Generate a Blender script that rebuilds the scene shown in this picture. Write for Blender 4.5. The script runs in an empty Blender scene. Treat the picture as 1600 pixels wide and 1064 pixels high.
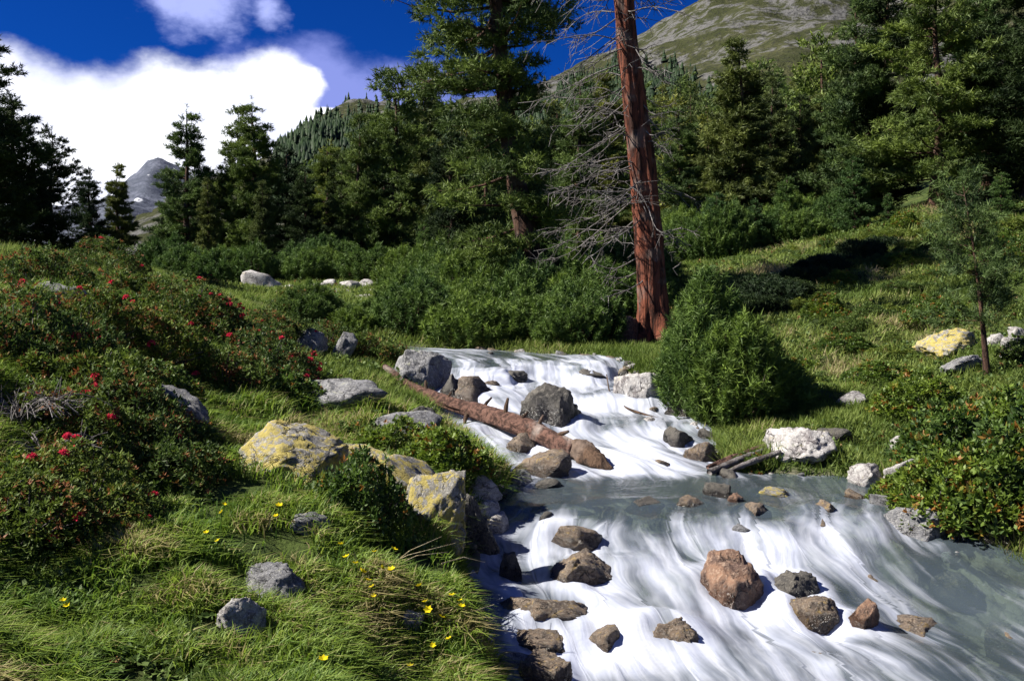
import bpy, math, random
import numpy as np
from mathutils import Vector, kdtree

random.seed(7)
RNG = np.random.default_rng(7)
SC = bpy.context.scene
COL = SC.collection
F_PX, HORIZ, ZC = 1500.0, 450.0, 1.6      # focal length in photo pixels, horizon row, eye height

# ------------------------------------------------------------------ camera, sky, sun, exposure
cam_d = bpy.data.cameras.new('camera'); cam = bpy.data.objects.new('camera', cam_d); COL.objects.link(cam)
cam.location = (0, 0, ZC); cam.rotation_euler = (math.radians(90), 0, 0)
cam_d.sensor_width = 36; cam_d.lens = F_PX / 1600 * 36
cam_d.shift_y = -(532 - HORIZ) / 1600
cam_d.clip_start = 0.05; cam_d.clip_end = 9000
SC.camera = cam

SUN = Vector((-0.70, -0.05, 0.66)).normalized()
sun_d = bpy.data.lights.new('sun', 'SUN'); sun = bpy.data.objects.new('sun', sun_d); COL.objects.link(sun)
sun_d.energy = 5.0; sun_d.angle = math.radians(0.5); sun_d.color = (1.0, 0.95, 0.86)
sun.rotation_euler = SUN.to_track_quat('Z', 'Y').to_euler()
SC.view_settings.view_transform = 'Standard'; SC.view_settings.look = 'None'
SC.view_settings.gamma = 1.0; SC.view_settings.exposure = 1.15
SC.view_settings.use_curve_mapping = False
SC.cycles.max_bounces = 7; SC.cycles.transparent_max_bounces = 12
SC.cycles.diffuse_bounces = 3; SC.cycles.caustics_reflective = False; SC.cycles.caustics_refractive = False

world = bpy.data.worlds.new('World'); SC.world = world; world.use_nodes = True
wn = world.node_tree; wn.nodes.clear()
class NT:
    """small helper to write node trees"""
    def __init__(s, tree): s.t = tree
    def n(s, typ, **kw):
        nd = s.t.nodes.new(typ)
        for k, v in kw.items(): setattr(nd, k, v)
        return nd
    def set(s, sock, v):
        if isinstance(v, bpy.types.NodeSocket): s.t.links.new(v, sock)
        else: sock.default_value = v
    def math(s, op, a, b=0.0, c=0.0, clamp=False):
        nd = s.n('ShaderNodeMath', operation=op); nd.use_clamp = clamp
        for i, v in enumerate((a, b, c)): s.set(nd.inputs[i], v)
        return nd.outputs[0]
    def vmath(s, op, a, b=(0, 0, 0)):
        nd = s.n('ShaderNodeVectorMath', operation=op)
        s.set(nd.inputs[0], a); s.set(nd.inputs[1], b)
        return nd.outputs['Value'] if op in ('LENGTH', 'DOT_PRODUCT') else nd.outputs[0]
    def noise(s, vec, scale, detail=4, rough=.55, dist=0.0, color=False):
        nd = s.n('ShaderNodeTexNoise'); s.set(nd.inputs['Vector'], vec)
        nd.inputs['Scale'].default_value = scale; nd.inputs['Detail'].default_value = detail
        nd.inputs['Roughness'].default_value = rough; nd.inputs['Distortion'].default_value = dist
        return nd.outputs['Color' if color else 'Fac']
    def step(s, x, lo, hi):
        nd = s.n('ShaderNodeMapRange', interpolation_type='SMOOTHSTEP')
        s.set(nd.inputs[0], x); s.set(nd.inputs[1], lo); s.set(nd.inputs[2], hi)
        nd.inputs[3].default_value = 0; nd.inputs[4].default_value = 1
        return nd.outputs[0]
    def mix(s, f, a, b, mode='MIX'):
        nd = s.n('ShaderNodeMix', data_type='RGBA', blend_type=mode)
        s.set(nd.inputs[0], f)
        for k, v in ((6, a), (7, b)):
            s.set(nd.inputs[k], v if isinstance(v, bpy.types.NodeSocket) else (*v[:3], 1))
        return nd.outputs[2]
    def attr(s, name):
        return s.n('ShaderNodeAttribute', attribute_name=name).outputs['Fac']
    def mapping(s, vec, scale=(1, 1, 1), rot=(0, 0, 0)):
        nd = s.n('ShaderNodeMapping'); s.set(nd.inputs['Vector'], vec)
        nd.inputs['Scale'].default_value = scale; nd.inputs['Rotation'].default_value = rot
        return nd.outputs[0]
w = NT(wn)
sky = w.n('ShaderNodeTexSky', sky_type='NISHITA', sun_disc=False)
sky.sun_elevation = math.asin(SUN.z); sky.sun_rotation = math.atan2(SUN.x, SUN.y)
sky.altitude = 2200; sky.air_density = 1.0; sky.dust_density = 0.15; sky.ozone_density = 3.0
deep = w.mix(1.0, sky.outputs[0], (0.010, 0.105, 0.35), 'MULTIPLY')          # slide film behind a polarising filter
gam = w.n('ShaderNodeGamma'); w.set(gam.inputs[0], deep); gam.inputs[1].default_value = 1.0
tc = w.n('ShaderNodeTexCoord').outputs['Generated']
sep = w.n('ShaderNodeSeparateXYZ'); w.set(sep.inputs[0], tc)
az = w.math('ARCTAN2', sep.outputs[0], sep.outputs[1])
el = w.math('ARCTAN2', sep.outputs[2], w.math('SQRT', w.math('ADD', w.math('MULTIPLY', sep.outputs[0], sep.outputs[0]),
            w.math('MULTIPLY', sep.outputs[1], sep.outputs[1]))))
comb = w.n('ShaderNodeCombineXYZ'); w.set(comb.inputs[0], az); w.set(comb.inputs[1], el)
P2 = comb.outputs[0]
nz = w.noise(w.vmath('MULTIPLY', tc, (1, 1, 1.5)), 9.0, 6, .58, color=True)
P2d = w.vmath('ADD', P2, w.vmath('MULTIPLY', w.vmath('SUBTRACT', nz, (.5, .5, .5)), (.055, .050, 0)))
def ang(u, v):
    a = math.atan((u - 800) / F_PX); return a, math.atan((HORIZ - v) / F_PX * math.cos(a))
def blobs(lst, P):
    out = None
    for (u, v, ru, rv) in lst:
        a, e = ang(u, v)
        d = w.vmath('LENGTH', w.vmath('MULTIPLY', w.vmath('SUBTRACT', P, (a, e, 0)), (F_PX / ru, F_PX / rv, 0)))
        f = w.math('SUBTRACT', 1.0, d)
        out = f if out is None else w.math('SMOOTH_MAX', out, f, .12)
    return out
cumulus = blobs([(-30, 205, 170, 125), (30, 225, 160, 118), (140, 235, 150, 120), (250, 212, 120, 118), (345, 215, 120, 110), (415, 180, 80, 95),
                 (465, 150, 45, 38), (250, 330, 420, 130), (-250, 250, 260, 130), (455, 205, 75, 22), (470, 248, 40, 20), (505, 198, 55, 13), (-620, 270, 300, 120)], P2d)
veil = blobs([(470, 170, 190, 108), (620, 165, 150, 75), (560, 215, 120, 50), (740, 190, 90, 50)], P2d)
wisp = blobs([(320, 0, 130, 62), (255, -10, 60, 40), (420, 25, 40, 40), (300, -90, 320, 70)], P2d)
rest = w.math('MULTIPLY', w.step(w.noise(w.vmath('MULTIPLY', tc, (1, 1, 2.6)), 2.6, 6, .6), .56, .70),
              w.step(w.math('ABSOLUTE', az), .75, 1.1))           # scattered cloud round the rest of the sky
puff = w.noise(w.vmath('MULTIPLY', tc, (1, 1, 1.6)), 14.0, 5, .6)
m_c = w.step(w.math('ADD', cumulus, w.math('MULTIPLY', w.math('SUBTRACT', puff, .5), .35)), -.06, .30)
m_v = w.math('MULTIPLY', w.step(w.math('ADD', veil, w.math('MULTIPLY', w.math('SUBTRACT', puff, .5), .9)), -.02, .55), .66)
m_w = w.math('MULTIPLY', w.step(w.math('ADD', wisp, w.math('MULTIPLY', w.math('SUBTRACT', puff, .5), 2.2)), .05, .95), .66)
col = w.mix(m_v, gam.outputs[0], (1.9, 2.2, 4.9))
col = w.mix(m_w, col, (3.3, 3.7, 6.6))
col = w.mix(m_c, col, w.mix(w.step(w.noise(w.vmath('ADD', tc, (.3, .1, .02)), 11.0, 5, .6), .40, .62), (4.6, 4.8, 6.0), (6.6, 6.7, 7.1)))
col = w.mix(w.math('MULTIPLY', rest, .8), col, (7.5, 7.8, 9.0))
bg = w.n('ShaderNodeBackground'); w.set(bg.inputs[0], col); bg.inputs[1].default_value = 0.1
wo = w.n('ShaderNodeOutputWorld'); wn.links.new(bg.outputs[0], wo.inputs[0])

# ------------------------------------------------------------------ numpy noise
def _h(ix, iy, iz, seed):
    n = (ix.astype(np.int64) * 374761393 + iy.astype(np.int64) * 668265263 + iz.astype(np.int64) * 2147483647 + seed * 1274126177) & 0xFFFFFFFF
    n = ((n ^ (n >> 13)) * 1274126177) & 0xFFFFFFFF
    n = ((n ^ (n >> 15)) * 2246822519) & 0xFFFFFFFF
    return ((n ^ (n >> 16)) & 0xFFFFFF) / float(0xFFFFFF)
def vnoise(p, seed=0):
    p = np.asarray(p, float); i = np.floor(p); f = p - i; f = f * f * f * (f * (f * 6 - 15) + 10)
    x, y, z = i[:, 0], i[:, 1], i[:, 2]; r = 0
    for dx in (0, 1):
        for dy in (0, 1):
            for dz in (0, 1):
                wgt = (f[:, 0] if dx else 1 - f[:, 0]) * (f[:, 1] if dy else 1 - f[:, 1]) * (f[:, 2] if dz else 1 - f[:, 2])
                r = r + wgt * _h(x + dx, y + dy, z + dz, seed)
    return r
def fbm(p, oct=4, seed=0, gain=.5):
    p = np.asarray(p, float); s = 0; a = 1; t = 0
    for o in range(oct):
        s = s + a * vnoise(p * 2.0 ** o + 13.7 * o, seed + o); t += a; a *= gain
    return s / t
def fbm2(x, y, scale, oct=4, seed=0):
    return fbm(np.stack([x * scale, y * scale, np.zeros_like(x)], 1), oct, seed)
def sstep(x, a, b):
    t = np.clip((x - a) / (b - a), 0, 1); return t * t * (3 - 2 * t)
def norm(v): return v / np.maximum(np.linalg.norm(v, axis=-1, keepdims=True), 1e-9)

# ------------------------------------------------------------------ mesh + object helpers
def mesh_np(name, V, F, mat=None, smooth=False, attrs=None, uv=None):
    V = np.ascontiguousarray(V, np.float32); F = np.ascontiguousarray(F, np.int32)
    me = bpy.data.meshes.new(name); k = F.shape[1]
    me.vertices.add(len(V)); me.vertices.foreach_set('co', V.ravel())
    me.loops.add(F.size); me.loops.foreach_set('vertex_index', F.ravel())
    me.polygons.add(len(F))
    me.polygons.foreach_set('loop_start', np.arange(0, F.size, k, dtype=np.int32))
    if smooth: me.polygons.foreach_set('use_smooth', np.ones(len(F), bool))
    me.update(calc_edges=True)
    for nm, arr in (attrs or {}).items():
        me.attributes.new(nm, 'FLOAT', 'POINT').data.foreach_set('value', np.ascontiguousarray(arr, np.float32))
    if uv is not None:
        l = me.uv_layers.new(name='flow'); l.data.foreach_set('uv', np.ascontiguousarray(uv[F.ravel()], np.float32).ravel())
    if mat: me.materials.append(mat)
    return me
def link(name, data, parent=None, loc=None, rot=None, scale=None):
    o = bpy.data.objects.new(name, data); COL.objects.link(o)
    if parent is not None: o.parent = parent
    if loc is not None: o.location = loc
    if rot is not None: o.rotation_euler = rot
    if scale is not None: o.scale = scale if hasattr(scale, '__len__') else (scale,) * 3
    return o
def tag(o, label, cat, group=None):
    o['label'] = label; o['category'] = cat
    if group: o['group'] = group
    return o
def structure(o): o['kind'] = 'structure'; return o
def stuff(o, label, cat): o['kind'] = 'stuff'; o['label'] = label; o['category'] = cat; return o
def thing(name, label, cat, loc=(0, 0, 0), rz=0, scale=1, group=None):
    return tag(link(name, None, None, loc, (0, 0, rz), scale), label, cat, group)

def tube(path, radii, sides=6, cap=True):
    """tapered tube along a path -> V, F(quads)"""
    P = np.asarray(path, float); n = len(P); R = np.broadcast_to(np.asarray(radii, float), (n,))
    T = norm(np.gradient(P, axis=0)); ref = np.array([0, 0, 1.0]) if abs(T[0][2]) < .8 else np.array([1.0, 0, 0])
    U = norm(np.cross(T, ref)); W = np.cross(T, U); a = np.linspace(0, 2 * np.pi, sides, endpoint=False)
    V = P[:, None, :] + R[:, None, None] * (np.cos(a)[None, :, None] * U[:, None, :] + np.sin(a)[None, :, None] * W[:, None, :])
    V = V.reshape(-1, 3); i = np.arange(n - 1)[:, None] * sides; j = np.arange(sides)[None, :]; j2 = (j + 1) % sides
    F = np.stack([i + j, i + j2, i + sides + j2, i + sides + j], -1).reshape(-1, 4)
    if cap and sides >= 4:
        for base, rev in ((0, True), ((n - 1) * sides, False)):
            c = len(V); V = np.vstack([V, P[0 if rev else -1][None]])
            q = np.array([[c, base + k, base + (k + 1) % sides, c] for k in range(sides)])
            # triangles written as degenerate-free quads: split pairwise
            F = np.vstack([F] + [np.array([[c, base + k, base + (k + 1) % sides, base + (k + 2) % sides]]) for k in range(0, sides - 1, 2)])
    return V, F
def join(parts):
    Vs, Fs, o = [], [], 0
    for V, F in parts:
        Vs.append(V); Fs.append(np.asarray(F) + o); o += len(V)
    return np.vstack(Vs), np.vstack(Fs)

# ------------------------------------------------------------------ materials
def new_mat(name):
    m = bpy.data.materials.new(name); m.use_nodes = True; m.node_tree.nodes.clear()
    t = NT(m.node_tree); out = t.n('ShaderNodeOutputMaterial')
    return m, t, out
def foliage_mat(name, dark, light, accent=None, trans=.25, gloss=.05, acc_lo=.8):
    m, t, out = new_mat(name)
    tint = t.attr('tint'); oi = t.n('ShaderNodeObjectInfo').outputs['Random']
    c = t.mix(tint, dark, light)
    c = t.mix(1.0, c, t.mix(oi, (.72, .80, .95), (1.30, 1.18, .85)), 'MULTIPLY')
    if accent:
        c = t.mix(t.step(tint, acc_lo, acc_lo + .12), c, accent)
    d = t.n('ShaderNodeBsdfDiffuse'); t.set(d.inputs[0], c)
    tr = t.n('ShaderNodeBsdfTranslucent'); t.set(tr.inputs[0], c)
    mx = t.n('ShaderNodeMixShader'); mx.inputs[0].default_value = trans
    t.t.links.new(d.outputs[0], mx.inputs[1]); t.t.links.new(tr.outputs[0], mx.inputs[2])
    g = t.n('ShaderNodeBsdfGlossy'); g.inputs['Roughness'].default_value = .62; g.inputs[0].default_value = (1, 1, .95, 1)
    mg = t.n('ShaderNodeMixShader'); mg.inputs[0].default_value = gloss
    t.t.links.new(mx.outputs[0], mg.inputs[1]); t.t.links.new(g.outputs[0], mg.inputs[2])
    t.t.links.new(mg.outputs[0], out.inputs[0])
    return m
def bsdf(t, out, color, rough=.8, spec=.3, normal=None):
    b = t.n('ShaderNodeBsdfPrincipled'); t.set(b.inputs['Base Color'], color if isinstance(color, bpy.types.NodeSocket) else (*color, 1))
    t.set(b.inputs['Roughness'], rough); b.inputs['Specular IOR Level'].default_value = spec
    if normal is not None: t.t.links.new(normal, b.inputs['Normal'])
    t.t.links.new(b.outputs[0], out.inputs[0]); return b
def bump(t, h, strength=.5, dist=.02):
    b = t.n('ShaderNodeBump'); t.set(b.inputs['Height'], h); b.inputs['Strength'].default_value = strength
    b.inputs['Distance'].default_value = dist; return b.outputs[0]
def obj_coord(t): return t.n('ShaderNodeTexCoord').outputs['Object']
def rock_mat(name, base, dark, pale, lichen=None, lichen_amt=.5, rough=.85, wet=False):
    m, t, out = new_mat(name); co = obj_coord(t)
    ro = t.n('ShaderNodeObjectInfo').outputs['Random']
    cv = t.n('ShaderNodeCombineXYZ'); t.set(cv.inputs[0], t.math('MULTIPLY', ro, 40.0)); t.set(cv.inputs[1], t.math('MULTIPLY', ro, 17.0))
    co = t.vmath('ADD', co, cv.outputs[0])
    n1 = t.noise(co, 5, 8, .65); n2 = t.noise(co, 28, 6, .7); n3 = t.noise(co, 110, 3, .6)
    c = t.mix(t.step(n1, .36, .62), dark, base)
    c = t.mix(t.math('MULTIPLY', t.step(n2, .48, .64), .75), c, pale)
    c = t.mix(t.math('MULTIPLY', t.step(n3, .55, .68), .55), c, tuple(x * .35 for x in dark))
    vo = t.n('ShaderNodeTexVoronoi', feature='DISTANCE_TO_EDGE')
    t.set(vo.inputs['Vector'], t.vmath('ADD', co, t.vmath('MULTIPLY', t.noise(co, 6, 4, color=True), (.25, .25, .25)))); vo.inputs['Scale'].default_value = 3.4
    crack = t.math('SUBTRACT', 1.0, t.step(vo.outputs['Distance'], 0.0, .03))
    crack = t.math('MULTIPLY', crack, t.step(t.noise(co, 3, 3), .45, .6))
    c = t.mix(t.math('MULTIPLY', crack, .8), c, tuple(x * .3 for x in dark))
    if lichen:
        ln = t.noise(co, 7, 7, .72, .6)
        lm = t.step(ln, .62 - .22 * lichen_amt, .70 - .22 * lichen_amt)
        c = t.mix(t.math('MULTIPLY', lm, .85), c, lichen)
    if wet:
        zz = t.n('ShaderNodeSeparateXYZ'); t.set(zz.inputs[0], obj_coord(t))
        wf = t.math('SUBTRACT', 1.0, t.step(t.math('ADD', zz.outputs[2], t.math('MULTIPLY', t.math('SUBTRACT', n1, .5), .35)), .68, .84))
        c = t.mix(wf, c, t.mix(1.0, c, (.38, .36, .36), 'MULTIPLY')); rough = t.math('SUBTRACT', .75, t.math('MULTIPLY', wf, .55))
    h = t.math('ADD', t.math('MULTIPLY', n2, .6), t.math('SUBTRACT', t.math('MULTIPLY', n3, .35), t.math('MULTIPLY', crack, 1.2)))
    bsdf(t, out, c, rough, .55 if wet else .2, bump(t, h, .9, .025))
    return m
M = {}
M['needle'] = foliage_mat('stone_pine_needles', (.036, .068, .022), (.145, .210, .046), trans=.22, gloss=.02)
M['needle_dark'] = foliage_mat('shaded_pine_needles', (.012, .026, .011), (.046, .076, .022), trans=.14, gloss=.015)  # darker copy of the pine needles, shade put into the colour
M['needle_olive'] = foliage_mat('olive_spruce_needles', (.048, .068, .018), (.175, .205, .044), trans=.22, gloss=.02)
M['needle_fresh'] = foliage_mat('fresh_spruce_needles', (.032, .072, .020), (.100, .180, .040), trans=.25, gloss=.02)
M['mugo'] = foliage_mat('dwarf_pine_needles', (.042, .086, .018), (.150, .235, .042), trans=.24, gloss=.02)
M['rhodo'] = foliage_mat('alpenrose_leaves', (.034, .064, .014), (.135, .200, .032), accent=(.24, .085, .03), trans=.3, gloss=.02, acc_lo=.69)
M['leaf_bright'] = foliage_mat('bright_shrub_leaves', (.038, .080, .014), (.165, .255, .030), accent=(.28, .12, .02), trans=.38, gloss=.03, acc_lo=.74)
M['grass'] = foliage_mat('meadow_grass', (.060, .130, .016), (.215, .310, .044), accent=(.34, .29, .13), trans=.42, gloss=.02, acc_lo=.82)
M['grass_slope'] = foliage_mat('slope_grass', (.095, .150, .026), (.240, .295, .070), accent=(.34, .29, .15), trans=.38, gloss=.01, acc_lo=.86)
M['heath'] = foliage_mat('heath_leaves', (.060, .105, .020), (.185, .240, .050), accent=(.22, .11, .04), trans=.28, gloss=.02, acc_lo=.88)
GREY = ((.21, .21, .22), (.085, .085, .09), (.42, .41, .40))
M['rock_grey'] = rock_mat('grey_granite', *GREY, lichen=(.34, .34, .27), lichen_amt=.25)
M['rock_lichen'] = rock_mat('lichen_granite', (.29, .275, .245), (.12, .115, .105), (.48, .46, .43), lichen=(.42, .34, .085), lichen_amt=.75)
M['rock_pale'] = rock_mat('pale_granite', (.48, .46, .44), (.18, .16, .16), (.64, .62, .60), lichen=(.42, .38, .22), lichen_amt=.1)
M['rock_dark'] = rock_mat('dark_wet_granite', (.095, .085, .070), (.035, .032, .030), (.20, .18, .15), rough=.35, wet=True)
M['rock_brown'] = rock_mat('brown_wet_granite', (.19, .135, .09), (.07, .052, .04), (.33, .28, .22), lichen=(.30, .20, .06), lichen_amt=.3, rough=.4, wet=True)
M['rock_orange'] = rock_mat('orange_brown_granite', (.27, .15, .09), (.10, .055, .04), (.40, .28, .20), rough=.55, wet=True)
def bark_mat(name, a, b, c3, zs=.25, sc=9):
    m, t, out = new_mat(name); co = obj_coord(t); mp = t.mapping(co, (1, 1, zs))
    n1 = t.noise(mp, sc, 6, .7, .6); n2 = t.noise(co, 2.2, 4); n3 = t.noise(mp, sc * 4, 4, .6)
    c = t.mix(t.step(n1, .38, .60), b, a); c = t.mix(t.math('MULTIPLY', t.step(n2, .52, .66), .7), c, c3)
    c = t.mix(t.math('MULTIPLY', t.step(n3, .55, .7), .5), c, tuple(x * .4 for x in b))
    bsdf(t, out, c, .9, .15, bump(t, t.math('ADD', n1, t.math('MULTIPLY', n3, .4)), 1.0, .04)); return m
M['bark'] = bark_mat('pine_bark', (.10, .055, .038), (.035, .022, .018), (.14, .11, .09))
M['bark_red'] = bark_mat('red_bark', (.20, .066, .038), (.038, .018, .014), (.18, .14, .12), zs=.16, sc=9)
M['bark_log'] = bark_mat('log_wood', (.19, .105, .08), (.055, .032, .026), (.42, .36, .32), zs=1.0, sc=17)
M['wood_grey'] = bark_mat('weathered_wood', (.20, .185, .18), (.09, .078, .072), (.32, .30, .29), zs=.5, sc=14)
M['wood_dark'] = bark_mat('wet_wood', (.12, .075, .05), (.04, .028, .022), (.2, .15, .12), zs=.5, sc=14)
M['straw'] = bark_mat('dry_straw', (.55, .47, .30), (.40, .32, .18), (.6, .55, .4))
def flat_mat(name, col, trans=.3, rough=.6):
    m, t, out = new_mat(name)
    d = t.n('ShaderNodeBsdfDiffuse'); tr = t.n('ShaderNodeBsdfTranslucent'); mx = t.n('ShaderNodeMixShader')
    c = t.mix(t.step(t.noise(obj_coord(t), 60, 2), .3, .7), tuple(x * .75 for x in col), col)
    t.set(d.inputs[0], c); t.set(tr.inputs[0], c); mx.inputs[0].default_value = trans
    t.t.links.new(d.outputs[0], mx.inputs[1]); t.t.links.new(tr.outputs[0], mx.inputs[2]); t.t.links.new(mx.outputs[0], out.inputs[0]); return m
M['petal_yellow'] = flat_mat('yellow_petals', (.82, .66, .02)); M['petal_red'] = flat_mat('red_petals', (.70, .05, .10))
M['petal_white'] = flat_mat('white_petals', (.8, .8, .7)); M['stem'] = flat_mat('green_stem', (.08, .16, .03))

# ground: soil and moss between the plants, gravel in the stream bed
m, t, out = new_mat('ground'); M['ground'] = m
pos = t.n('ShaderNodeNewGeometry').outputs['Position']; bed = t.attr('bed'); bare = t.attr('bare')
g1 = t.noise(pos, 3.0, 6, .65); g2 = t.noise(pos, 22, 5, .7); g3 = t.noise(pos, .35, 5, .6)
c = t.mix(t.step(g1, .38, .62), (.022, .034, .010), (.060, .085, .020))
c = t.mix(t.math('MULTIPLY', t.step(g3, .48, .66), .6), c, (.095, .105, .035))
c = t.mix(t.math('MULTIPLY', t.step(g2, .56, .70), .6), c, (.030, .020, .012))
stone = t.n('ShaderNodeTexVoronoi'); t.set(stone.inputs['Vector'], pos); stone.inputs['Scale'].default_value = 9
sc_ = t.mix(stone.outputs['Color'], (.10, .085, .06), (.26, .23, .18))
c = t.mix(bed, c, sc_)
grav = t.mix(t.step(g2, .42, .6), (.42, .40, .36), (.20, .19, .17)); c = t.mix(t.math('MULTIPLY', bare, t.step(g1, .35, .5)), c, grav)
hh = t.math('ADD', t.math('MULTIPLY', g2, .6), t.math('MULTIPLY', t.math('MULTIPLY', stone.outputs['Distance'], bed), -1.0))
bsdf(t, out, c, .9, .1, bump(t, hh, .8, .05))

# ------------------------------------------------------------------ the stream course (plan view, metres) and the land
ST = [  # z, left edge (x,y), right edge (x,y), foam across at t = 0 .25 .5 .75 1
 (.72, (-2.9, 14.6), (-2.5, 15.2), (.3, .4, .4, .4, .3)),
 (.69, (-2.0, 14.0), (-1.3, 14.8), (.4, .5, .5, .5, .4)),
 (.65, (-1.30, 13.3), (.25, 14.1), (.2, .3, .35, .3, .2)),
 (.61, (-.98, 12.45), (1.50, 13.0), (.35, .55, .40, .65, .4)),
 (.57, (-.96, 12.05), (1.55, 12.5), (.5, .8, .6, .75, .4)),
 (.42, (-.95, 11.75), (1.60, 12.05), (.6, .95, .9, .8, .5)),
 (.39, (-.90, 10.95), (1.72, 11.3), (.45, .6, .55, .55, .4)),
 (.24, (-.82, 10.5), (1.80, 10.8), (.6, .9, .9, .85, .6)),
 (.20, (-.70, 9.85), (1.86, 10.1), (.45, .65, .65, .65, .5)),
 (.04, (-.42, 9.3), (1.86, 9.5), (.7, .95, 1., 1., .7)),
 (.01, (-.25, 8.75), (1.90, 8.9), (.8, .95, 1., 1., .7)),
 (.00, (-.06, 8.25), (2.10, 8.35), (.8, .9, .9, .7, .4)),
 (.00, (-.02, 7.95), (2.60, 8.18), (.10, .12, .12, .05, .02)),
 (-.01, (-.06, 7.5), (2.95, 7.90), (-.1, -.1, -.05, .0, .0)),
 (-.03, (-.16, 6.95), (3.02, 7.25), (-.05, .0, .12, .25, .2)),
 (-.13, (-.22, 6.3), (3.15, 6.80), (.12, .25, .50, .50, .0)),
 (-.25, (-.14, 5.5), (3.45, 6.15), (.10, .22, .20, .0, -.18)),
 (-.35, (.00, 4.8), (3.90, 5.35), (.0, .20, .10, -.05, -.15)),
 (-.41, (.12, 4.0), (4.35, 4.40), (.15, .26, .06, .06, .05)),
 (-.50, (.35, 2.8), (4.9, 3.1), (.6, .6, .6, .5, .4)),
 (-.58, (.60, 1.2), (5.5, 1.6), (.6, .6, .6, .6, .5))]
sz = np.array([s[0] for s in ST]); sL = np.array([s[1] for s in ST]); sR = np.array([s[2] for s in ST]); sF = np.array([s[3] for s in ST])
cen = (sL + sR) / 2; arc = np.concatenate([[0], np.cumsum(np.linalg.norm(np.diff(cen, axis=0), axis=1))]); ARC = arc[-1]
def cr(vals, x):                                    # smooth interpolation over arc length
    vals = np.asarray(vals, float)
    if vals.ndim == 1: vals = vals[:, None]
    mt = np.gradient(vals, arc, axis=0); i = np.clip(np.searchsorted(arc, x) - 1, 0, len(arc) - 2)
    h = (arc[i + 1] - arc[i])[:, None]; q = ((x - arc[i]) / h[:, 0])[:, None]
    return ((2*q**3-3*q**2+1)*vals[i] + (q**3-2*q**2+q)*h*mt[i] + (-2*q**3+3*q**2)*vals[i+1] + (q**3-q**2)*h*mt[i+1])
NS, NTT = 700, 150
s_ = np.linspace(0, ARC, NS); t_ = np.linspace(-.06, 1.06, NTT)
Lc, Rc, Zc_ = cr(sL, s_), cr(sR, s_), np.interp(s_, arc, sz)
wig = (fbm2(s_, s_ * 0, 1.3, 3, 5) - .5) * .22; wig2 = (fbm2(s_, s_ * 0 + 9, 1.3, 3, 6) - .5) * .22
Lc[:, 0] += wig; Rc[:, 0] += wig2
kd_s = np.arange(0, NS, 3); kd_t = np.linspace(0, 1, 41)
kd = kdtree.KDTree(len(kd_s) * len(kd_t)); kdi = []
for a in kd_s:
    for b in kd_t:
        p = Lc[a] * (1 - b) + Rc[a] * b; kd.insert((p[0], p[1], 0), len(kdi)); kdi.append((a, b))
kd.balance(); WID = np.linalg.norm(Rc - Lc, axis=1)
def stream_query(x, y):
    """-> outside distance (0 inside), water level, inside edge distance, arc metres, t"""
    d = np.zeros(len(x)); z = np.zeros(len(x)); e = np.zeros(len(x)); sa = np.zeros(len(x)); tt = np.zeros(len(x))
    for k in range(len(x)):
        _, i, dist = kd.find((x[k], y[k], 0)); a, b = kdi[i]
        ins = 0 < b < 1
        d[k] = 0 if ins else dist; z[k] = Zc_[a]; e[k] = min(b, 1 - b) * WID[a] if ins else 0; sa[k] = s_[a]; tt[k] = b
    return d, z, e, sa, tt

CP = [  # photo column, photo row, distance -> the land as read from the photograph
 (400,1064,3.4),(0,1064,3.2),(700,1064,4.2),(740,915,5.0),(600,850,5.3),(640,770,6.4),(740,720,8.0),(500,800,5.2),(300,860,4.6),(100,900,4.0),
 (0,900,3.8),(0,760,4.5),(250,750,5.5),(200,610,6.6),(0,600,5.6),(0,510,7.2),(100,440,10),(0,435,10),(230,442,12),(-150,440,8),(-300,420,8),(-300,700,4),(-300,1064,2.8),
 (330,482,12.5),(450,520,12.5),(400,610,9),(550,620,9.5),(600,565,13),(520,525,14),(350,660,7.5),(640,640,9.8),(700,575,12.6),
 (480,446,28),(350,452,28),(600,446,28),(300,442,22),(150,425,20),(0,410,20),(-300,380,20),(200,425,36),(450,432,36),(0,400,36),(620,430,36),
 (800,545,14.6),(1020,535,16),(850,478,20),(700,490,20),(560,490,20),(750,440,30),(900,440,28),(960,560,14),
 (1250,715,8.5),(1330,740,8.2),(1130,668,10),(1060,610,12),(1300,640,10.2),(1400,556,13),(1500,522,13.5),(1250,498,16),(1100,480,18),(1150,425,24),(1300,376,27),(1480,318,28),(1590,345,24),
 (1600,462,14.5),(1600,640,9.8),(1450,760,7.9),(1520,825,6.9),(1640,850,6.4),(1900,700,8),(1900,380,14),(1900,230,26),(1750,900,5.6),
 (1100,385,35),(1300,345,40),(1600,250,45),(1900,180,45),(950,425,40),(800,425,45),
 (400,425,60),(700,405,60),(950,350,70),(1200,290,70),(1600,200,70),(1900,150,70),(0,395,60),(-300,370,60),
 (400,425,110),(700,345,110),(950,265,115),(1200,215,115),(1600,120,115),(0,400,110),(-300,380,110)]
cpu = np.array([[c[0] / 300.0, math.log(c[2]) * 2.6] for c in CP]); cpe = np.array([(c[1] - HORIZ) / F_PX for c in CP])
def tps(r2): return .5 * r2 * np.log(r2 + 1e-9)
K = tps(((cpu[:, None] - cpu[None]) ** 2).sum(-1)) + np.eye(len(CP)) * .02
Pm = np.hstack([np.ones((len(CP), 1)), cpu]); A = np.block([[K, Pm], [Pm.T, np.zeros((3, 3))]])
wt = np.linalg.solve(A, np.concatenate([cpe, np.zeros(3)]))
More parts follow.
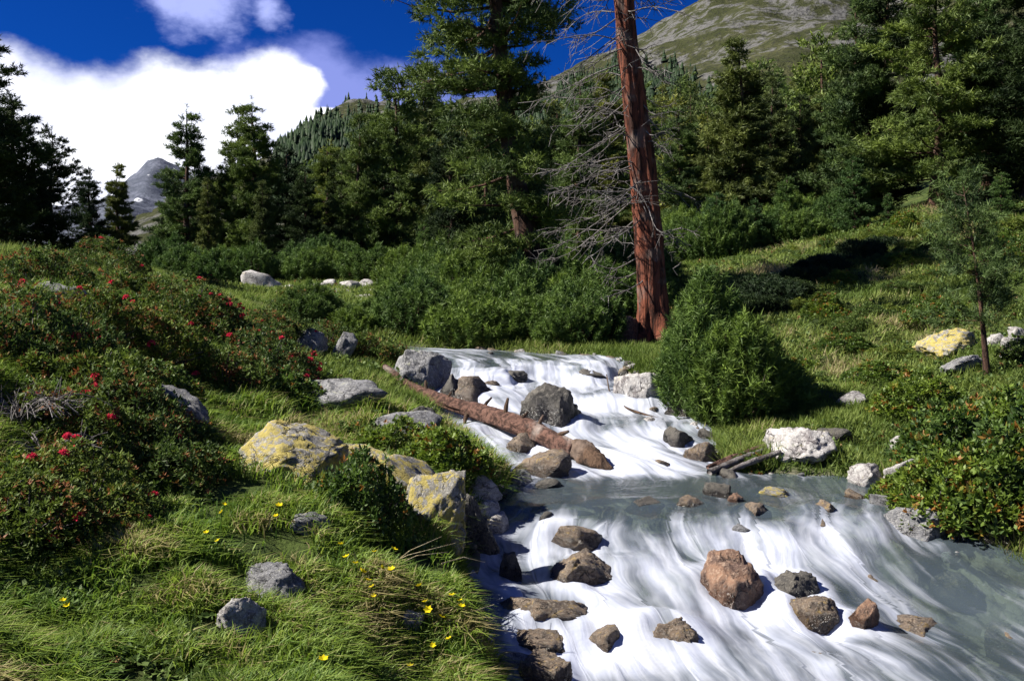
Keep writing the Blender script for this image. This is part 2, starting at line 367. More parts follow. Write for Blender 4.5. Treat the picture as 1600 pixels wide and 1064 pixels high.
def land(x, y):
    r = np.hypot(x, y); yy = np.maximum(y, .35 * r)
    u = np.clip(800 + x / np.maximum(yy, .3) * F_PX, -600, 2200); ly = np.log(np.clip(yy, 2.6, 130)) * 2.6
    q = np.stack([u / 300, ly], 1); e = np.zeros(len(q))
    for i in range(0, len(q), 20000):
        qq = q[i:i + 20000]
        e[i:i + 20000] = tps(((qq[:, None] - cpu[None]) ** 2).sum(-1)) @ wt[:-3] + wt[-3] + qq @ wt[-2:]
    return ZC - e * np.clip(yy, 2.6, 130)
NA, NR = 380, 350
th = np.concatenate([np.linspace(-180, -46, 26)[:-1], np.linspace(-46, 46, NA), np.linspace(46, 180, 26)[1:]]) * math.pi / 180
rr = np.concatenate([np.exp(np.linspace(math.log(1.2), math.log(60), NR)), np.exp(np.linspace(math.log(60), math.log(2500), 50))[1:]])
TH, RR = np.meshgrid(th, rr, indexing='ij'); gx, gy = (np.sin(TH) * RR).ravel(), (np.cos(TH) * RR).ravel()
gh = land(gx, gy)
r0 = RR.ravel()
gh += (fbm2(gx, gy, 1.9, 4, 3) - .5) * .30 * sstep(r0, 1, 4) + (fbm2(gx, gy, .45, 3, 8) - .5) * .35 * sstep(r0, 7, 16) + (fbm2(gx, gy, .12, 3, 18) - .5) * 1.6 * sstep(r0, 22, 45)
gd = np.full(len(gx), 9.0); gw = np.zeros(len(gx)); gb = np.zeros(len(gx))
near = np.where((gx > -6.5) & (gx < 7.5) & (gy > .3) & (gy < 20.5))[0]
d, z, e, _, _ = stream_query(gx[near], gy[near]); gd[near] = d; gw[near] = z
inside = d <= 0
bank = np.maximum(gh[near], z + .06 - .05 * sstep(d, .8, 2.0) - 3 * sstep(d, 1.2, 3))
hin = z - .05 - .20 * sstep(e, 0, .45)
hout = z - .05 + (bank - z + .05) * sstep(d, 0.0, .26)
gh[near] = np.where(inside, hin, hout); gb[near] = np.where(inside, 1, 1 - sstep(d, .0, .14))
GH = gh.reshape(TH.shape); GD = gd.reshape(TH.shape); GW = gw.reshape(TH.shape)
lr = np.log(rr)
def gidx(x, y):
    a = np.arctan2(x, y); r = np.log(np.maximum(np.hypot(x, y), 1.21))
    i = np.clip(np.searchsorted(th, a) - 1, 0, len(th) - 2); j = np.clip(np.searchsorted(lr, r) - 1, 0, len(lr) - 2)
    return i, j, np.clip((a - th[i]) / (th[i + 1] - th[i]), 0, 1), np.clip((r - lr[j]) / (lr[j + 1] - lr[j]), 0, 1)
def samp(G, x, y):
    x = np.atleast_1d(np.asarray(x, float)); y = np.atleast_1d(np.asarray(y, float)); i, j, p, q = gidx(x, y)
    return G[i, j]*(1-p)*(1-q) + G[i+1, j]*p*(1-q) + G[i, j+1]*(1-p)*q + G[i+1, j+1]*p*q
def H(x, y): return float(samp(GH, x, y)[0])
def surf(x, y):                                          # land or water, whichever is on top
    h = samp(GH, x, y); d = samp(GD, x, y); return np.where(d < .03, np.maximum(h, samp(GW, x, y)), h)
def hit(u, v, ymin=2.2, ymax=90):
    Y = np.exp(np.linspace(math.log(ymin), math.log(ymax), 1500)); X = (u - 800) / F_PX * Y; Z = ZC - (v - HORIZ) / F_PX * Y
    below = np.where(Z < surf(X, Y))[0]
    k = below[0] if len(below) else len(Y) - 1
    return float(X[k]), float(Y[k]), float(Z[k])
def proj(x, y, z): return 800 + x / y * F_PX, HORIZ + (ZC - z) / y * F_PX
nA, nR_ = TH.shape
ii = (np.arange(nA - 1)[:, None] * nR_ + np.arange(nR_ - 1)[None, :]).ravel()
GF = np.stack([ii, ii + 1, ii + nR_ + 1, ii + nR_], 1)[:, ::-1]
uu, vv = 800 + gx / np.maximum(gy, .5) * F_PX, HORIZ + (ZC - gh) / np.maximum(gy, .5) * F_PX
bare = ((uu > 370) & (uu < 640) & (gy > 24) & (gy < 31)).astype(float) * .9
ground = structure(link('ground', mesh_np('ground', np.stack([gx, gy, gh], 1), GF, M['ground'], True, {'bed': gb, 'bare': bare})))
ground['label'] = 'mossy meadow ground of the valley and stream bed'

# ------------------------------------------------------------------ mountains
def mountain_mat(name, grass, grass2, rock, rock2, snow=0.0, treeline=None):
    m, t, out = new_mat(name); pos = t.n('ShaderNodeNewGeometry').outputs['Position']
    co = obj_coord(t)
    n1 = t.noise(co, .018, 8, .68); n2 = t.noise(co, .09, 7, .7); n3 = t.noise(co, .5, 4, .65)
    c = t.mix(t.step(n2, .4, .6), grass, grass2); c = t.mix(t.step(t.math('ADD', t.math('MULTIPLY', n1, .5), t.math('MULTIPLY', n2, .5)), .50, .56), c, rock)
    c = t.mix(t.math('MULTIPLY', t.step(n3, .5, .65), .7), c, rock2)
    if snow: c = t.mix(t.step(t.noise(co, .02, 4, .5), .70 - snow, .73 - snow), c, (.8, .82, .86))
    bsdf(t, out, c, .95, .05, bump(t, t.math('ADD', n2, t.math('MULTIPLY', n3, .3)), 1.0, 3.0)); return m
M['mtn'] = mountain_mat('alpine_slope', (.036, .041, .017), (.060, .062, .028), (.120, .118, .114), (.022, .023, .021))
M['mtn_far'] = mountain_mat('hazy_far_rock', (.075, .085, .11), (.10, .11, .14), (.13, .14, .18), (.06, .07, .10), snow=.05)  # blue of the distant haze is mixed into these rock colours
def mountain(name, label, prof, Yfoot, Ycrest, mat, ny=70, nx=160, rough=.08, seed=1):
    """prof: skyline as (photo column, photo row); the slope climbs from Yfoot to the crest and falls again behind it"""
    us = np.array([p[0] for p in prof], float); vs = np.array([p[1] for p in prof], float)
    u = np.linspace(us[0], us[-1], nx); q = np.linspace(0, 1.35, ny); U, Q = np.meshgrid(u, q, indexing='ij')
    Y = Yfoot + (Ycrest - Yfoot) * Q; crest = ZC + (HORIZ - np.interp(u, us, vs)) / F_PX * Ycrest
    X = (U - 800) / F_PX * (Y * .82 + Ycrest * .18)
    base = ZC + .01 * Yfoot - 4
    up = np.clip(Q, 0, 1); Z = base + (crest[:, None] - base) * (up ** .9) - np.maximum(Q - 1, 0) * 1.2 * (crest[:, None] - base)
    pts = np.stack([X.ravel() / Ycrest * 9, Y.ravel() / Ycrest * 9, np.zeros(X.size)], 1)
    Z += ((fbm(pts, 6, seed, .55) - .5) * 2 * rough * (Ycrest - Yfoot) * .6).reshape(Z.shape) * sstep(Q, .02, .3)
    # smaller roughness at the crest keeps the skyline where it is
    i = (np.arange(nx - 1)[:, None] * ny + np.arange(ny - 1)[None]).ravel()
    F = np.stack([i, i + ny, i + ny + 1, i + 1], 1)
    o = structure(link(name, mesh_np(name, np.stack([X.ravel(), Y.ravel(), Z.ravel()], 1), F, M[mat], True))); o['label'] = label
    return lambda uu, qq: (np.array([(uu - 800) / F_PX * Ycrest * (.55 + .45 * qq), Yfoot + (Ycrest - Yfoot) * qq]))
mountain('mountain', 'green and grey alpine mountain slope rising behind the forest on the right',
         [(380, 330), (440, 285), (480, 255), (530, 205), (570, 180), (640, 178), (700, 172), (770, 160), (850, 128), (920, 108), (980, 78), (1045, 42), (1100, 15), (1160, -8),
          (1250, -12), (1330, -14), (1420, -40), (1600, -90), (1900, -160), (2300, -200)], 120, 700, 'mtn', 120, 260, .06, 3)
mountain('far_mountain', 'grey rocky mountain coloured bluish for haze, with snow patches far behind the left trees',
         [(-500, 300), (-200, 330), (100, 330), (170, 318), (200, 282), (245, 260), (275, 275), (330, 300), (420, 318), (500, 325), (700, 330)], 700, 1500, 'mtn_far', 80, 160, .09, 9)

# the far wood on the mountain, too small to tell the trees apart
def far_wood():
    mo = bpy.data.objects['mountain']; bpy.context.view_layer.update(); rg = np.random.default_rng(3); parts = []
    for n in range(20000):
        u = rg.uniform(430, 1250); Y = rg.uniform(170, 690); x = (u - 800) / F_PX * Y
        ok, p, nn_, _ = mo.ray_cast((x, Y, 900), (0, 0, -1))
        if not ok: continue
        pu, pv = proj(x, Y, p.z)
        lim = np.interp(pu, [430, 560, 800, 900, 1000, 1100, 1300], [215, 195, 185, 135, 105, 150, 200]) + rg.normal() * 14
        if pv < lim: continue
        h = rg.uniform(3, 7); r = h * rg.uniform(.2, .34); V = []; F = []
        for l in range(3):
            z0 = h * (.05 + .28 * l); z1 = z0 + h * .42; rr_ = r * (1 - l * .3); k = 5; a = rg.uniform(0, 6, 1) + np.arange(k) / k * 2 * np.pi; rj = rr_ * rg.uniform(.6, 1.3, k); b = len(V)
            for i in range(k): V.append((np.cos(a[i]) * rj[i], np.sin(a[i]) * rj[i], z0 + rg.uniform(-.05, .05) * h))
            V.append((0, 0, min(z1, h)))
            for i in range(k): F.append((b + i, b + (i + 1) % k, b + k))
        parts.append((np.array(V) + np.array([x, Y, p.z - .3]), np.array(F), rg.uniform(0, .7)))
    V, F = join([(a, b) for a, b, _ in parts]); tn = np.concatenate([np.full(len(a), c) for a, _, c in parts])
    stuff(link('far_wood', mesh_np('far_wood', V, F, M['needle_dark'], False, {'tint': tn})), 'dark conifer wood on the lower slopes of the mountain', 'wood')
far_wood()

# ------------------------------------------------------------------ boulders
def ico(sub):
    bm_me = bpy.data.meshes.get('_ico%d' % sub)
    import bmesh
    bm = bmesh.new(); bmesh.ops.create_icosphere(bm, subdivisions=sub, radius=1.0)
    V = np.array([v.co[:] for v in bm.verts]); F = np.array([[v.index for v in f.verts] for f in bm.faces]); bm.free(); return V, F
ICO = {k: ico(k) for k in (3, 4, 5)}
def rock_mesh(seed, mat, angular=.95, flat=.5, sub=4, rough=.10):
    rg = np.random.default_rng(seed); V, F = ICO[sub]; V = V / ((np.abs(V) ** 3.2).sum(1) ** (1 / 3.2))[:, None]
    V *= 1 + (fbm(V * 1.1 + seed, 3, seed) - .5)[:, None] * .5
    for _ in range(18):
        n = norm(rg.normal(size=3) * np.array([1, 1, .8])); dd = rg.uniform(.55, 1.0); k = np.maximum(V @ n - dd, 0); V -= (angular * k)[:, None] * n
    lay = V @ norm(rg.normal(size=3) * np.array([.4, .4, 1])); st = lay * 5 + (fbm(V * 2 + seed, 3, seed + 2) - .5) * 1.5
    V *= 1 - (sstep(np.abs(st - np.round(st)), .0, .16) * -.05 + .05)[:, None]
    V *= 1 + (fbm(V * 3.2 + seed, 5, seed + 4, .6) - .5)[:, None] * rough * 3.0
    V *= 1 + (np.abs(fbm(V * 8 + seed * 3, 4, seed + 5, .6) - .5))[:, None] * -rough * 2.6
    V -= (V.max(0) + V.min(0)) / 2; V /= (V.max(0) - V.min(0))            # unit box, centred
    V[:, 2] = V[:, 2] + .5                                                 # z 0..1
    return mesh_np('boulder', V, F, M[mat], True)
ROCKS_IN_WATER = []
def boulder(u, vb, wpx, hpx, mat, label, depth=.8, tilt=0.0, bury=.30, seed=None, Y=None, group=None, name='boulder', yaw=None, sub=4, angular=.95, cat='boulder', wake=1.0):
    seed = seed or int(u * 7 + vb)
    if Y is None: x, y, z = hit(u, vb)
    else: x, y, z = (u - 800) / F_PX * Y, Y, ZC - (vb - HORIZ) / F_PX * Y
    W_, Hh = wpx / F_PX * y, hpx / F_PX * y
    dep = W_ * depth; yc = y + dep * .30; k = yc / y
    x, W_, Hh = x * k, W_ * k, Hh * k
    me = rock_mesh(seed, mat, angular, sub=sub)
    tot = Hh / (1 - bury); zt = ZC - (vb - hpx - HORIZ) / F_PX * yc       # top of the rock meets its row in the photo
    o = link(name, me, None, (x, yc, zt - tot), (0, tilt, yaw if yaw is not None else random.uniform(-.25, .25)), (W_, dep, tot))
    tag(o, label, cat, group)
    if wake: ROCKS_IN_WATER.append((x, yc, W_ / 2, wake))
    return o
L = [  # left bank (no wake)
 (446,742,192,86,'rock_lichen','largest pale boulder blotched with yellow lichen, in the grass of the left bank',dict(sub=5,depth=.7,seed=11)),
 (560,730,130,36,'rock_lichen','low pale slab at the right foot of the largest lichen boulder',dict(seed=12)),
 (612,776,140,62,'rock_lichen','lichen slab joining the two lichen boulders behind the round bush',dict(seed=14,tilt=.3)),
 (665,826,118,108,'rock_lichen','steep yellow lichen boulder leaning over the water, right of the leafy bush',dict(sub=5,depth=.7,seed=117,tilt=.25)),
 (742,778,96,38,'rock_pale','pale flat slab between the steep lichen boulder and the pool',dict(seed=15,tilt=-.25)),
 (262,668,150,62,'rock_grey','long grey slab slanting down through the red flowered shrubs',dict(seed=16,tilt=.56,depth=.35,sub=5)),
 (96,478,104,34,'rock_grey','grey boulder near the top of the left slope beside the dark trees',dict(seed=17,tilt=.15)),
 (470,550,50,40,'rock_grey','small grey tilted boulder on the crest of the left slope, left of a pointed one',dict(seed=18,tilt=.6)),
 (526,562,36,46,'rock_grey','small pointed grey stone on the crest of the left slope, left of the falls',dict(seed=19,tilt=.3)),
 (535,640,140,50,'rock_grey','low grey slab with reddish patches above the largest lichen boulder',dict(seed=20,tilt=.1)),
 (640,700,110,60,'rock_grey','grey boulder half hidden by herbs under the upper end of the log',dict(seed=28)),
 (476,836,70,36,'rock_grey','small grey stone in the grass below the leafy bush',dict(seed=21,tilt=.2)),
 (424,940,116,60,'rock_grey','flat dark grey rock with white chips in the foreground grass',dict(seed=22,sub=5)),
 (376,990,80,62,'rock_pale','rounded speckled rock below the flat one in the foreground grass',dict(seed=23,sub=5)),
 (640,978,46,26,'rock_pale','little stone beside the yellow flowers at the edge of the bank',dict(seed=24)),
]
for u, vb, wp, hp, mt, lb, kw in L: boulder(u, vb, wp, hp, mt, lb, wake=0, **kw)
Wt = [ # in and beside the water
 (742,850,90,95,'rock_dark','black wet rock in shadow under the pale slab at the pool edge',dict(seed=31,sub=5,wake=.3)),
 (757,786,44,30,'rock_pale','white stone at the left edge of the pool, the upper of two',dict(seed=32,wake=0)),
 (757,816,50,34,'rock_pale','white stone at the left edge of the pool, the lower of two',dict(seed=33,wake=0)),
 (652,604,108,68,'rock_grey','large craggy grey boulder at the top left of the waterfall',dict(seed=34,sub=5,wake=.2)),
 (708,622,50,45,'rock_dark','dark wet rock at the right side of the craggy grey boulder',dict(seed=35)),
 (745,628,92,50,'rock_brown','slanted flat slab in the waterfall left of the dark central boulder',dict(seed=36,tilt=-.25)),
 (857,658,102,72,'rock_dark','big dark boulder standing in the middle of the waterfall',dict(seed=37,sub=5,depth=.7)),
 (1000,634,92,64,'rock_pale','white and brown boulder on the right edge of the waterfall',dict(seed=38,sub=5,angular=.9)),
 (845,742,98,48,'rock_brown','brown boulder under the lower end of the fallen log',dict(seed=39,wake=.5)),
 (812,704,60,34,'rock_brown','small brown rock wedged against the middle of the log',dict(seed=40,wake=.5)),
 (925,590,64,16,'rock_dark','low dark stone at the top edge of the waterfall, right of centre',dict(seed=81,wake=.4)),
 (800,590,50,14,'rock_dark','low dark stone at the top edge of the waterfall, left of centre',dict(seed=82,wake=.4)),
 (1062,694,56,34,'rock_dark','dark wet rock at the right foot of the waterfall below the bent branch',dict(seed=83,wake=.3)),
 (1092,718,56,34,'rock_brown','brown rock left of the driftwood poles',dict(seed=84,wake=.2)),
 (1066,648,70,34,'rock_dark','dark rock under the dwarf pine beside the waterfall',dict(seed=85,wake=.2)),
 (720,704,50,30,'rock_dark','dark rock below the log left of the brown boulder',dict(seed=86,wake=.3)),
 (655,668,64,34,'rock_dark','dark hollow rock under the upper part of the log',dict(seed=87,wake=0)),
 (768,606,26,14,'rock_brown','little stone above the slanted slab in the waterfall',dict(seed=88,wake=.5)),
 (1250,722,112,56,'rock_pale','pale boulder on the right bank beside the driftwood',dict(seed=42,sub=5,wake=0)),
 (1300,695,60,26,'rock_dark','dark low rock right of the pale boulder on the right bank',dict(seed=43,wake=0)),
 (1328,630,46,20,'rock_pale','small pale stone in the grass of the right slope',dict(seed=44,wake=0)),
 (1412,708,66,28,'rock_pale','flat white slab in the grass above the right bank',dict(seed=45,wake=0)),
 (1354,758,58,34,'rock_pale','white rock at the right water edge, left of a pinkish one',dict(seed=46,wake=0)),
 (1408,754,60,40,'rock_pale','pinkish white rock at the right water edge under the shrubs',dict(seed=47,wake=0)),
 (1488,556,100,44,'rock_lichen','grey boulder with a yellow lichen patch on the right slope',dict(seed=48,sub=5,wake=0)),
 (1508,584,74,30,'rock_grey','grey slab just below the lichen boulder on the right slope',dict(seed=49,wake=0)),
 (1556,540,34,20,'rock_pale','pale rubble stone right of the slender young pine, the left one',dict(seed=50,wake=0)),
 (1582,556,44,30,'rock_pale','largest pale rubble stone at the right edge of the slope',dict(seed=51,wake=0)),
 (1590,528,30,18,'rock_pale','small upper rubble stone at the right edge of the slope',dict(seed=52,wake=0)),
 (1142,942,128,92,'rock_orange','big orange brown boulder in the middle of the foreground rapids',dict(seed=64,sub=5,depth=.75,angular=.85)),
 (1242,934,96,48,'rock_dark','dark boulder touching the right side of the orange boulder',dict(seed=54,sub=5)),
 (1268,968,86,42,'rock_brown','brown rock just below the dark boulder in the rapids',dict(seed=55,sub=5)),
 (1348,976,52,48,'rock_orange','small round orange rock standing alone in the rapids',dict(seed=56,sub=5)),
 (866,978,166,58,'rock_brown','long brown rock with an ochre right end at the left of the rapids',dict(seed=57,sub=5,depth=.5)),
 (912,914,116,58,'rock_brown','brown slab with water sliding over it below the pool',dict(seed=58,sub=5)),
 (1044,1010,96,48,'rock_brown','brown rock partly under foam at the bottom middle',dict(seed=59,sub=5)),
 (896,846,96,36,'rock_brown','ochre rock at the lip of the pool, left side',dict(seed=60,wake=.7)),
 (796,900,40,44,'rock_dark','small black rock in the white water against the left bank',dict(seed=61,wake=.8)),
 (842,1014,108,36,'rock_brown','brown rock under the long ochre ended one',dict(seed=62,sub=5)),
 (852,1066,86,58,'rock_brown','brown rock at the bottom edge against the grassy bank',dict(seed=63,sub=5)),
 (945,1010,80,34,'rock_brown','low brown rock between the long rock and the foam',dict(seed=65,wake=.8)),
 (1120,776,44,28,'rock_dark','small dark stone sticking out of the middle of the pool',dict(seed=66,wake=.4)),
 (1080,790,60,18,'rock_brown','flat ochre stone in the pool left of the small dark stone',dict(seed=67,wake=.4)),
 (1010,792,60,18,'rock_dark','low dark stone at the middle lip of the pool',dict(seed=76,wake=.5)),
 (1150,786,30,20,'rock_orange','little orange stone in the pool right of the small dark stone',dict(seed=68,wake=.3)),
 (1212,774,66,18,'rock_lichen','flat yellowish stone in the pool near the right bank',dict(seed=69,wake=.3)),
 (1180,808,60,26,'rock_brown','brown stone at the pool lip above the orange boulder',dict(seed=70,wake=.8)),
 (1292,806,60,30,'rock_brown','brown stone under the water at the right of the pool lip',dict(seed=71,wake=.8)),
 (1335,778,48,16,'rock_brown','flat stone at the pool edge below the white rocks',dict(seed=72,wake=.3)),
 (1384,790,56,22,'rock_grey','grey stone at the right corner of the pool',dict(seed=77,wake=.3)),
 (1436,838,96,50,'rock_grey','grey rock at the foot of the right bank shrubs',dict(seed=73,sub=5,wake=0)),
 (1498,842,54,34,'rock_dark','dark rock right of the grey one at the foot of the right bank',dict(seed=74,wake=0)),
 (1572,856,90,44,'rock_dark','dark rock at the right edge under the overhanging shrubs',dict(seed=75,wake=0)),
]
for u, vb, wp, hp, mt, lb, kw in Wt: boulder(u, vb, wp, hp * (1 if kw.get('wake') == 0 else .86), mt, lb, **{'bury': .30 if kw.get('wake') == 0 else .54, **kw})
# stones lying just under the water
for i, (u, vb, wp, hp) in enumerate([(1440, 975, 110, 40), (1590, 985, 90, 80), (1370, 905, 90, 26), (1300, 1030, 100, 30), (960, 800, 90, 16), (860, 800, 60, 12), (1500, 900, 80, 26), (1240, 850, 70, 20), (1050, 845, 70, 22)]):
    x, y, z = hit(u, vb)
    o = link('submerged_stone', rock_mesh(200 + i, 'rock_brown', sub=4), None, (x, y + .1, z - .24), (0, 0, i), (wp / F_PX * y, wp / F_PX * y * .8,   .24))
    tag(o, 'brownish stone lying just under the stream surface', 'stone', 'stones under the stream surface'); ROCKS_IN_WATER.append((x, y + .1, wp / F_PX * y / 2, .35))
# gravel bar behind the left slope
for i, (u, vb, wp, hp) in enumerate([(410, 446, 62, 24), (350, 456, 30, 10), (446, 458, 34, 14), (470, 462, 26, 12), (498, 458, 38, 16), (524, 464, 26, 10), (548, 456, 34, 18), (572, 452, 30, 16), (598, 450, 32, 16), (430, 468, 24, 9), (390, 462, 26, 9), (512, 446, 28, 10)]):
    if i == 0: lb, g = 'biggest flat grey white boulder at the left end of the far gravel bar', None
    else: lb, g = 'pale stone of the far gravel bar beyond the left slope', 'stones of the far gravel bar'
    boulder(u, vb, wp, hp, 'rock_pale', lb, seed=300 + i, Y=27 + .3 * (i % 3), wake=0, sub=3, group=g, bury=.45)

o = boulder(965, 536, 76, 44, 'bark_log', 'reddish brown root mound at the left foot of the dead trunk', name='root_mound', cat='mound', wake=0, seed=91, Y=15.7, bury=.4)
# cobbles along the water's edge
rg = np.random.default_rng(41); COB = [rock_mesh(400 + i, ['rock_grey', 'rock_brown', 'rock_dark', 'rock_pale', 'rock_brown'][i % 5], sub=3) for i in range(10)]
for i in range(150):
    k = int(rg.uniform(.12, .86) * NS); tt_ = rg.choice([rg.normal(-.012, .02), 1 + rg.normal(.012, .02), rg.uniform(.02, .98)], p=[.42, .42, .16]); p = Lc[k] * (1 - tt_) + Rc[k] * tt_; r = rg.uniform(.04, .11) * (1.25 if 0 < tt_ < 1 else 1)
    zz_ = max(H(p[0], p[1]), Zc_[k] - .06); o = link('cobble', COB[i % 10], None, (p[0], p[1], zz_ - r * .55), (rg.normal() * .2, rg.normal() * .2, rg.uniform(0, 6)), (r * 2, r * 1.5, r * 1.35))
    lf = 'left' if tt_ < .03 else 'right' if tt_ > .97 else 'mid'
    tag(o, {'left': 'small cobble along the left water edge', 'right': 'small cobble along the right water edge', 'mid': 'small cobble sticking out of the stream'}[lf], 'cobble', {'left': 'cobbles of the left edge', 'right': 'cobbles of the right edge', 'mid': 'cobbles in the stream'}[lf])
    if lf == 'mid': ROCKS_IN_WATER.append((p[0], p[1], r, .6))

# ------------------------------------------------------------------ the water
S2, T2 = np.meshgrid(s_, t_, indexing='ij')
wx = Lc[:, None, 0] * (1 - T2) + Rc[:, None, 0] * T2; wy = Lc[:, None, 1] * (1 - T2) + Rc[:, None, 1] * T2
tm = T2 * WID[:, None]
warp = (fbm2((tm).ravel(), (S2 * .6).ravel(), 1.5, 3, 21).reshape(S2.shape) - .5) * 1.3
zlev = np.interp(np.clip(S2 + warp * sstep(S2, .5, 4), 0, ARC), arc, sz)
# cascade steps inside the falls
fallm = sstep(zlev, .0, .06) * sstep(-zlev, -.66, -.58)
zlev = zlev + fallm * .008 * np.sin(zlev * 2 * math.pi / .15)
slope = np.abs(np.gradient(zlev, s_, axis=0))
fm = np.zeros(S2.shape)
for j in range(NTT):
    rowt = np.clip(t_[j], 0, 1) * 4; k = min(int(rowt), 3); f = rowt - k
    fm[:, j] = np.interp(s_, arc, sF[:, k] * (1 - f) + sF[:, k + 1] * f)
# flow lines bent round the rocks
ut, us_ = tm.copy(), S2.copy()
bumpz = np.zeros(S2.shape)
for (rx, ry, r, wk) in ROCKS_IN_WATER:
    d2 = (wx - rx) ** 2 + (wy - ry) ** 2; k = int(np.argmin(d2)); ks, kt = np.unravel_index(k, d2.shape)
    if d2.flat[k] > .15: continue
    ds = S2 - s_[ks]; dt = tm - tm[ks, kt]; dist = np.sqrt(d2)
    ring = np.exp(-((dist - r * 1.0) / (r * .45 + .03)) ** 2)
    down = np.exp(-(dt / (r * 1.0)) ** 2) * sstep(ds, 0, r) * np.exp(-np.maximum(ds, 0) / (r * 5 + .2))
    calm = sstep(-slope, -.02, .0)
    fm += wk * (.26 * ring + .38 * down) * sstep(-zlev, .03, .08)
    bumpz += wk * (.055 * np.exp(-((dist - r * .9) / (r * .6)) ** 2) * sstep(-ds, -r, r) - .03 * down) * min(1, r / .2)
    ut += np.sign(dt) * .35 * r * np.exp(-(dt / (r * 2)) ** 2) * np.exp(-(ds / (r * 3)) ** 2)
nn = fbm(np.stack([ut.ravel() * 7, us_.ravel() * .8, np.zeros(S2.size)], 1), 4, 31).reshape(S2.shape) - .5
n2 = fbm(np.stack([ut.ravel() * 2.4, us_.ravel() * 1.5, np.zeros(S2.size) + 4], 1), 3, 41).reshape(S2.shape) - .5
rough = .25 + 1.0 * np.clip(fm, 0, 1)
wz = zlev + bumpz + (nn * .055 + n2 * (.14 - .08 * fallm)) * rough * (.35 + .65 * np.clip(fm, 0, 1))
top = np.exp(-((S2 - np.interp(3, range(len(arc)), arc)) / .5) ** 2); wz += top * n2 * .12
fm += n2 * .9 * np.clip(fm * 2, 0, 1) + np.clip(slope - .08, 0, .4) * .8
i = (np.arange(NS - 1)[:, None] * NTT + np.arange(NTT - 1)[None]).ravel(); WF = np.stack([i, i + NTT, i + NTT + 1, i + 1], 1)
m, t, out = new_mat('stream_water'); M['water'] = m
uvn = t.n('ShaderNodeUVMap', uv_map='flow').outputs[0]; foam = t.attr('foam')
wv = t.vmath('ADD', uvn, t.vmath('MULTIPLY', t.vmath('SUBTRACT', t.noise(t.mapping(uvn, (2, 1.2, 1)), 1.6, 3, .5, color=True), (.5, .5, .5)), (.10, .2, 0)))
k1 = t.noise(t.mapping(wv, (10, .9, 1)), 1.0, 4, .5); k2 = t.noise(t.mapping(wv, (30, 1.6, 1)), 1.0, 3, .5); k3 = t.noise(t.mapping(wv, (3.5, .9, 1)), 1.0, 4, .55)
nsum = t.math('ADD', t.math('MULTIPLY', t.math('SUBTRACT', k1, .5), 1.1), t.math('ADD', t.math('MULTIPLY', t.math('SUBTRACT', k2, .5), .32), t.math('MULTIPLY', t.math('SUBTRACT', k3, .5), 1.2)))
ff = t.math('MULTIPLY', t.step(t.math('ADD', foam, t.math('MULTIPLY', nsum, 1.5)), .06, 1.42), .95)
fo = t.n('ShaderNodeBsdfDiffuse'); t.set(fo.inputs[0], t.mix(t.step(k2, .35, .65), (.64, .68, .82), (.74, .77, .87)))
tr = t.n('ShaderNodeBsdfTranslucent'); tr.inputs[0].default_value = (.8, .85, .95, 1)
fmix = t.n('ShaderNodeMixShader'); fmix.inputs[0].default_value = .25; t.t.links.new(fo.outputs[0], fmix.inputs[1]); t.t.links.new(tr.outputs[0], fmix.inputs[2])
trp = t.n('ShaderNodeBsdfTransparent'); trp.inputs[0].default_value = (.62, .74, .70, 1)
mil = t.n('ShaderNodeBsdfDiffuse'); mil.inputs[0].default_value = (.13, .17, .20, 1)
m1 = t.n('ShaderNodeMixShader'); m1.inputs[0].default_value = .30; t.t.links.new(trp.outputs[0], m1.inputs[1]); t.t.links.new(mil.outputs[0], m1.inputs[2])
gl = t.n('ShaderNodeBsdfGlossy'); gl.inputs['Roughness'].default_value = .12
bn = bump(t, t.math('ADD', t.math('ADD', k1, t.math('MULTIPLY', k2, .5)), t.math('MULTIPLY', t.noise(t.mapping(uvn, (7, 11, 1)), 1.0, 4, .6), .8)), .4, .025)
for sh in (gl, fo): t.t.links.new(bn, sh.inputs['Normal'])
fr = t.n('ShaderNodeFresnel'); fr.inputs[0].default_value = 1.33; t.t.links.new(bn, fr.inputs['Normal'])
m2 = t.n('ShaderNodeMixShader'); t.t.links.new(fr.outputs[0], m2.inputs[0]); t.t.links.new(m1.outputs[0], m2.inputs[1]); t.t.links.new(gl.outputs[0], m2.inputs[2])
m3 = t.n('ShaderNodeMixShader'); t.set(m3.inputs[0], ff); t.t.links.new(m2.outputs[0], m3.inputs[1]); t.t.links.new(fmix.outputs[0], m3.inputs[2])
t.t.links.new(m3.outputs[0], out.inputs[0])
water = structure(link('stream_water', mesh_np('stream_water', np.stack([wx.ravel(), wy.ravel(), wz.ravel()], 1), WF, M['water'], True,
        {'foam': fm.ravel()}, np.stack([ut.ravel(), us_.ravel()], 1))))
water['label'] = 'white foaming mountain stream tumbling over rocks'

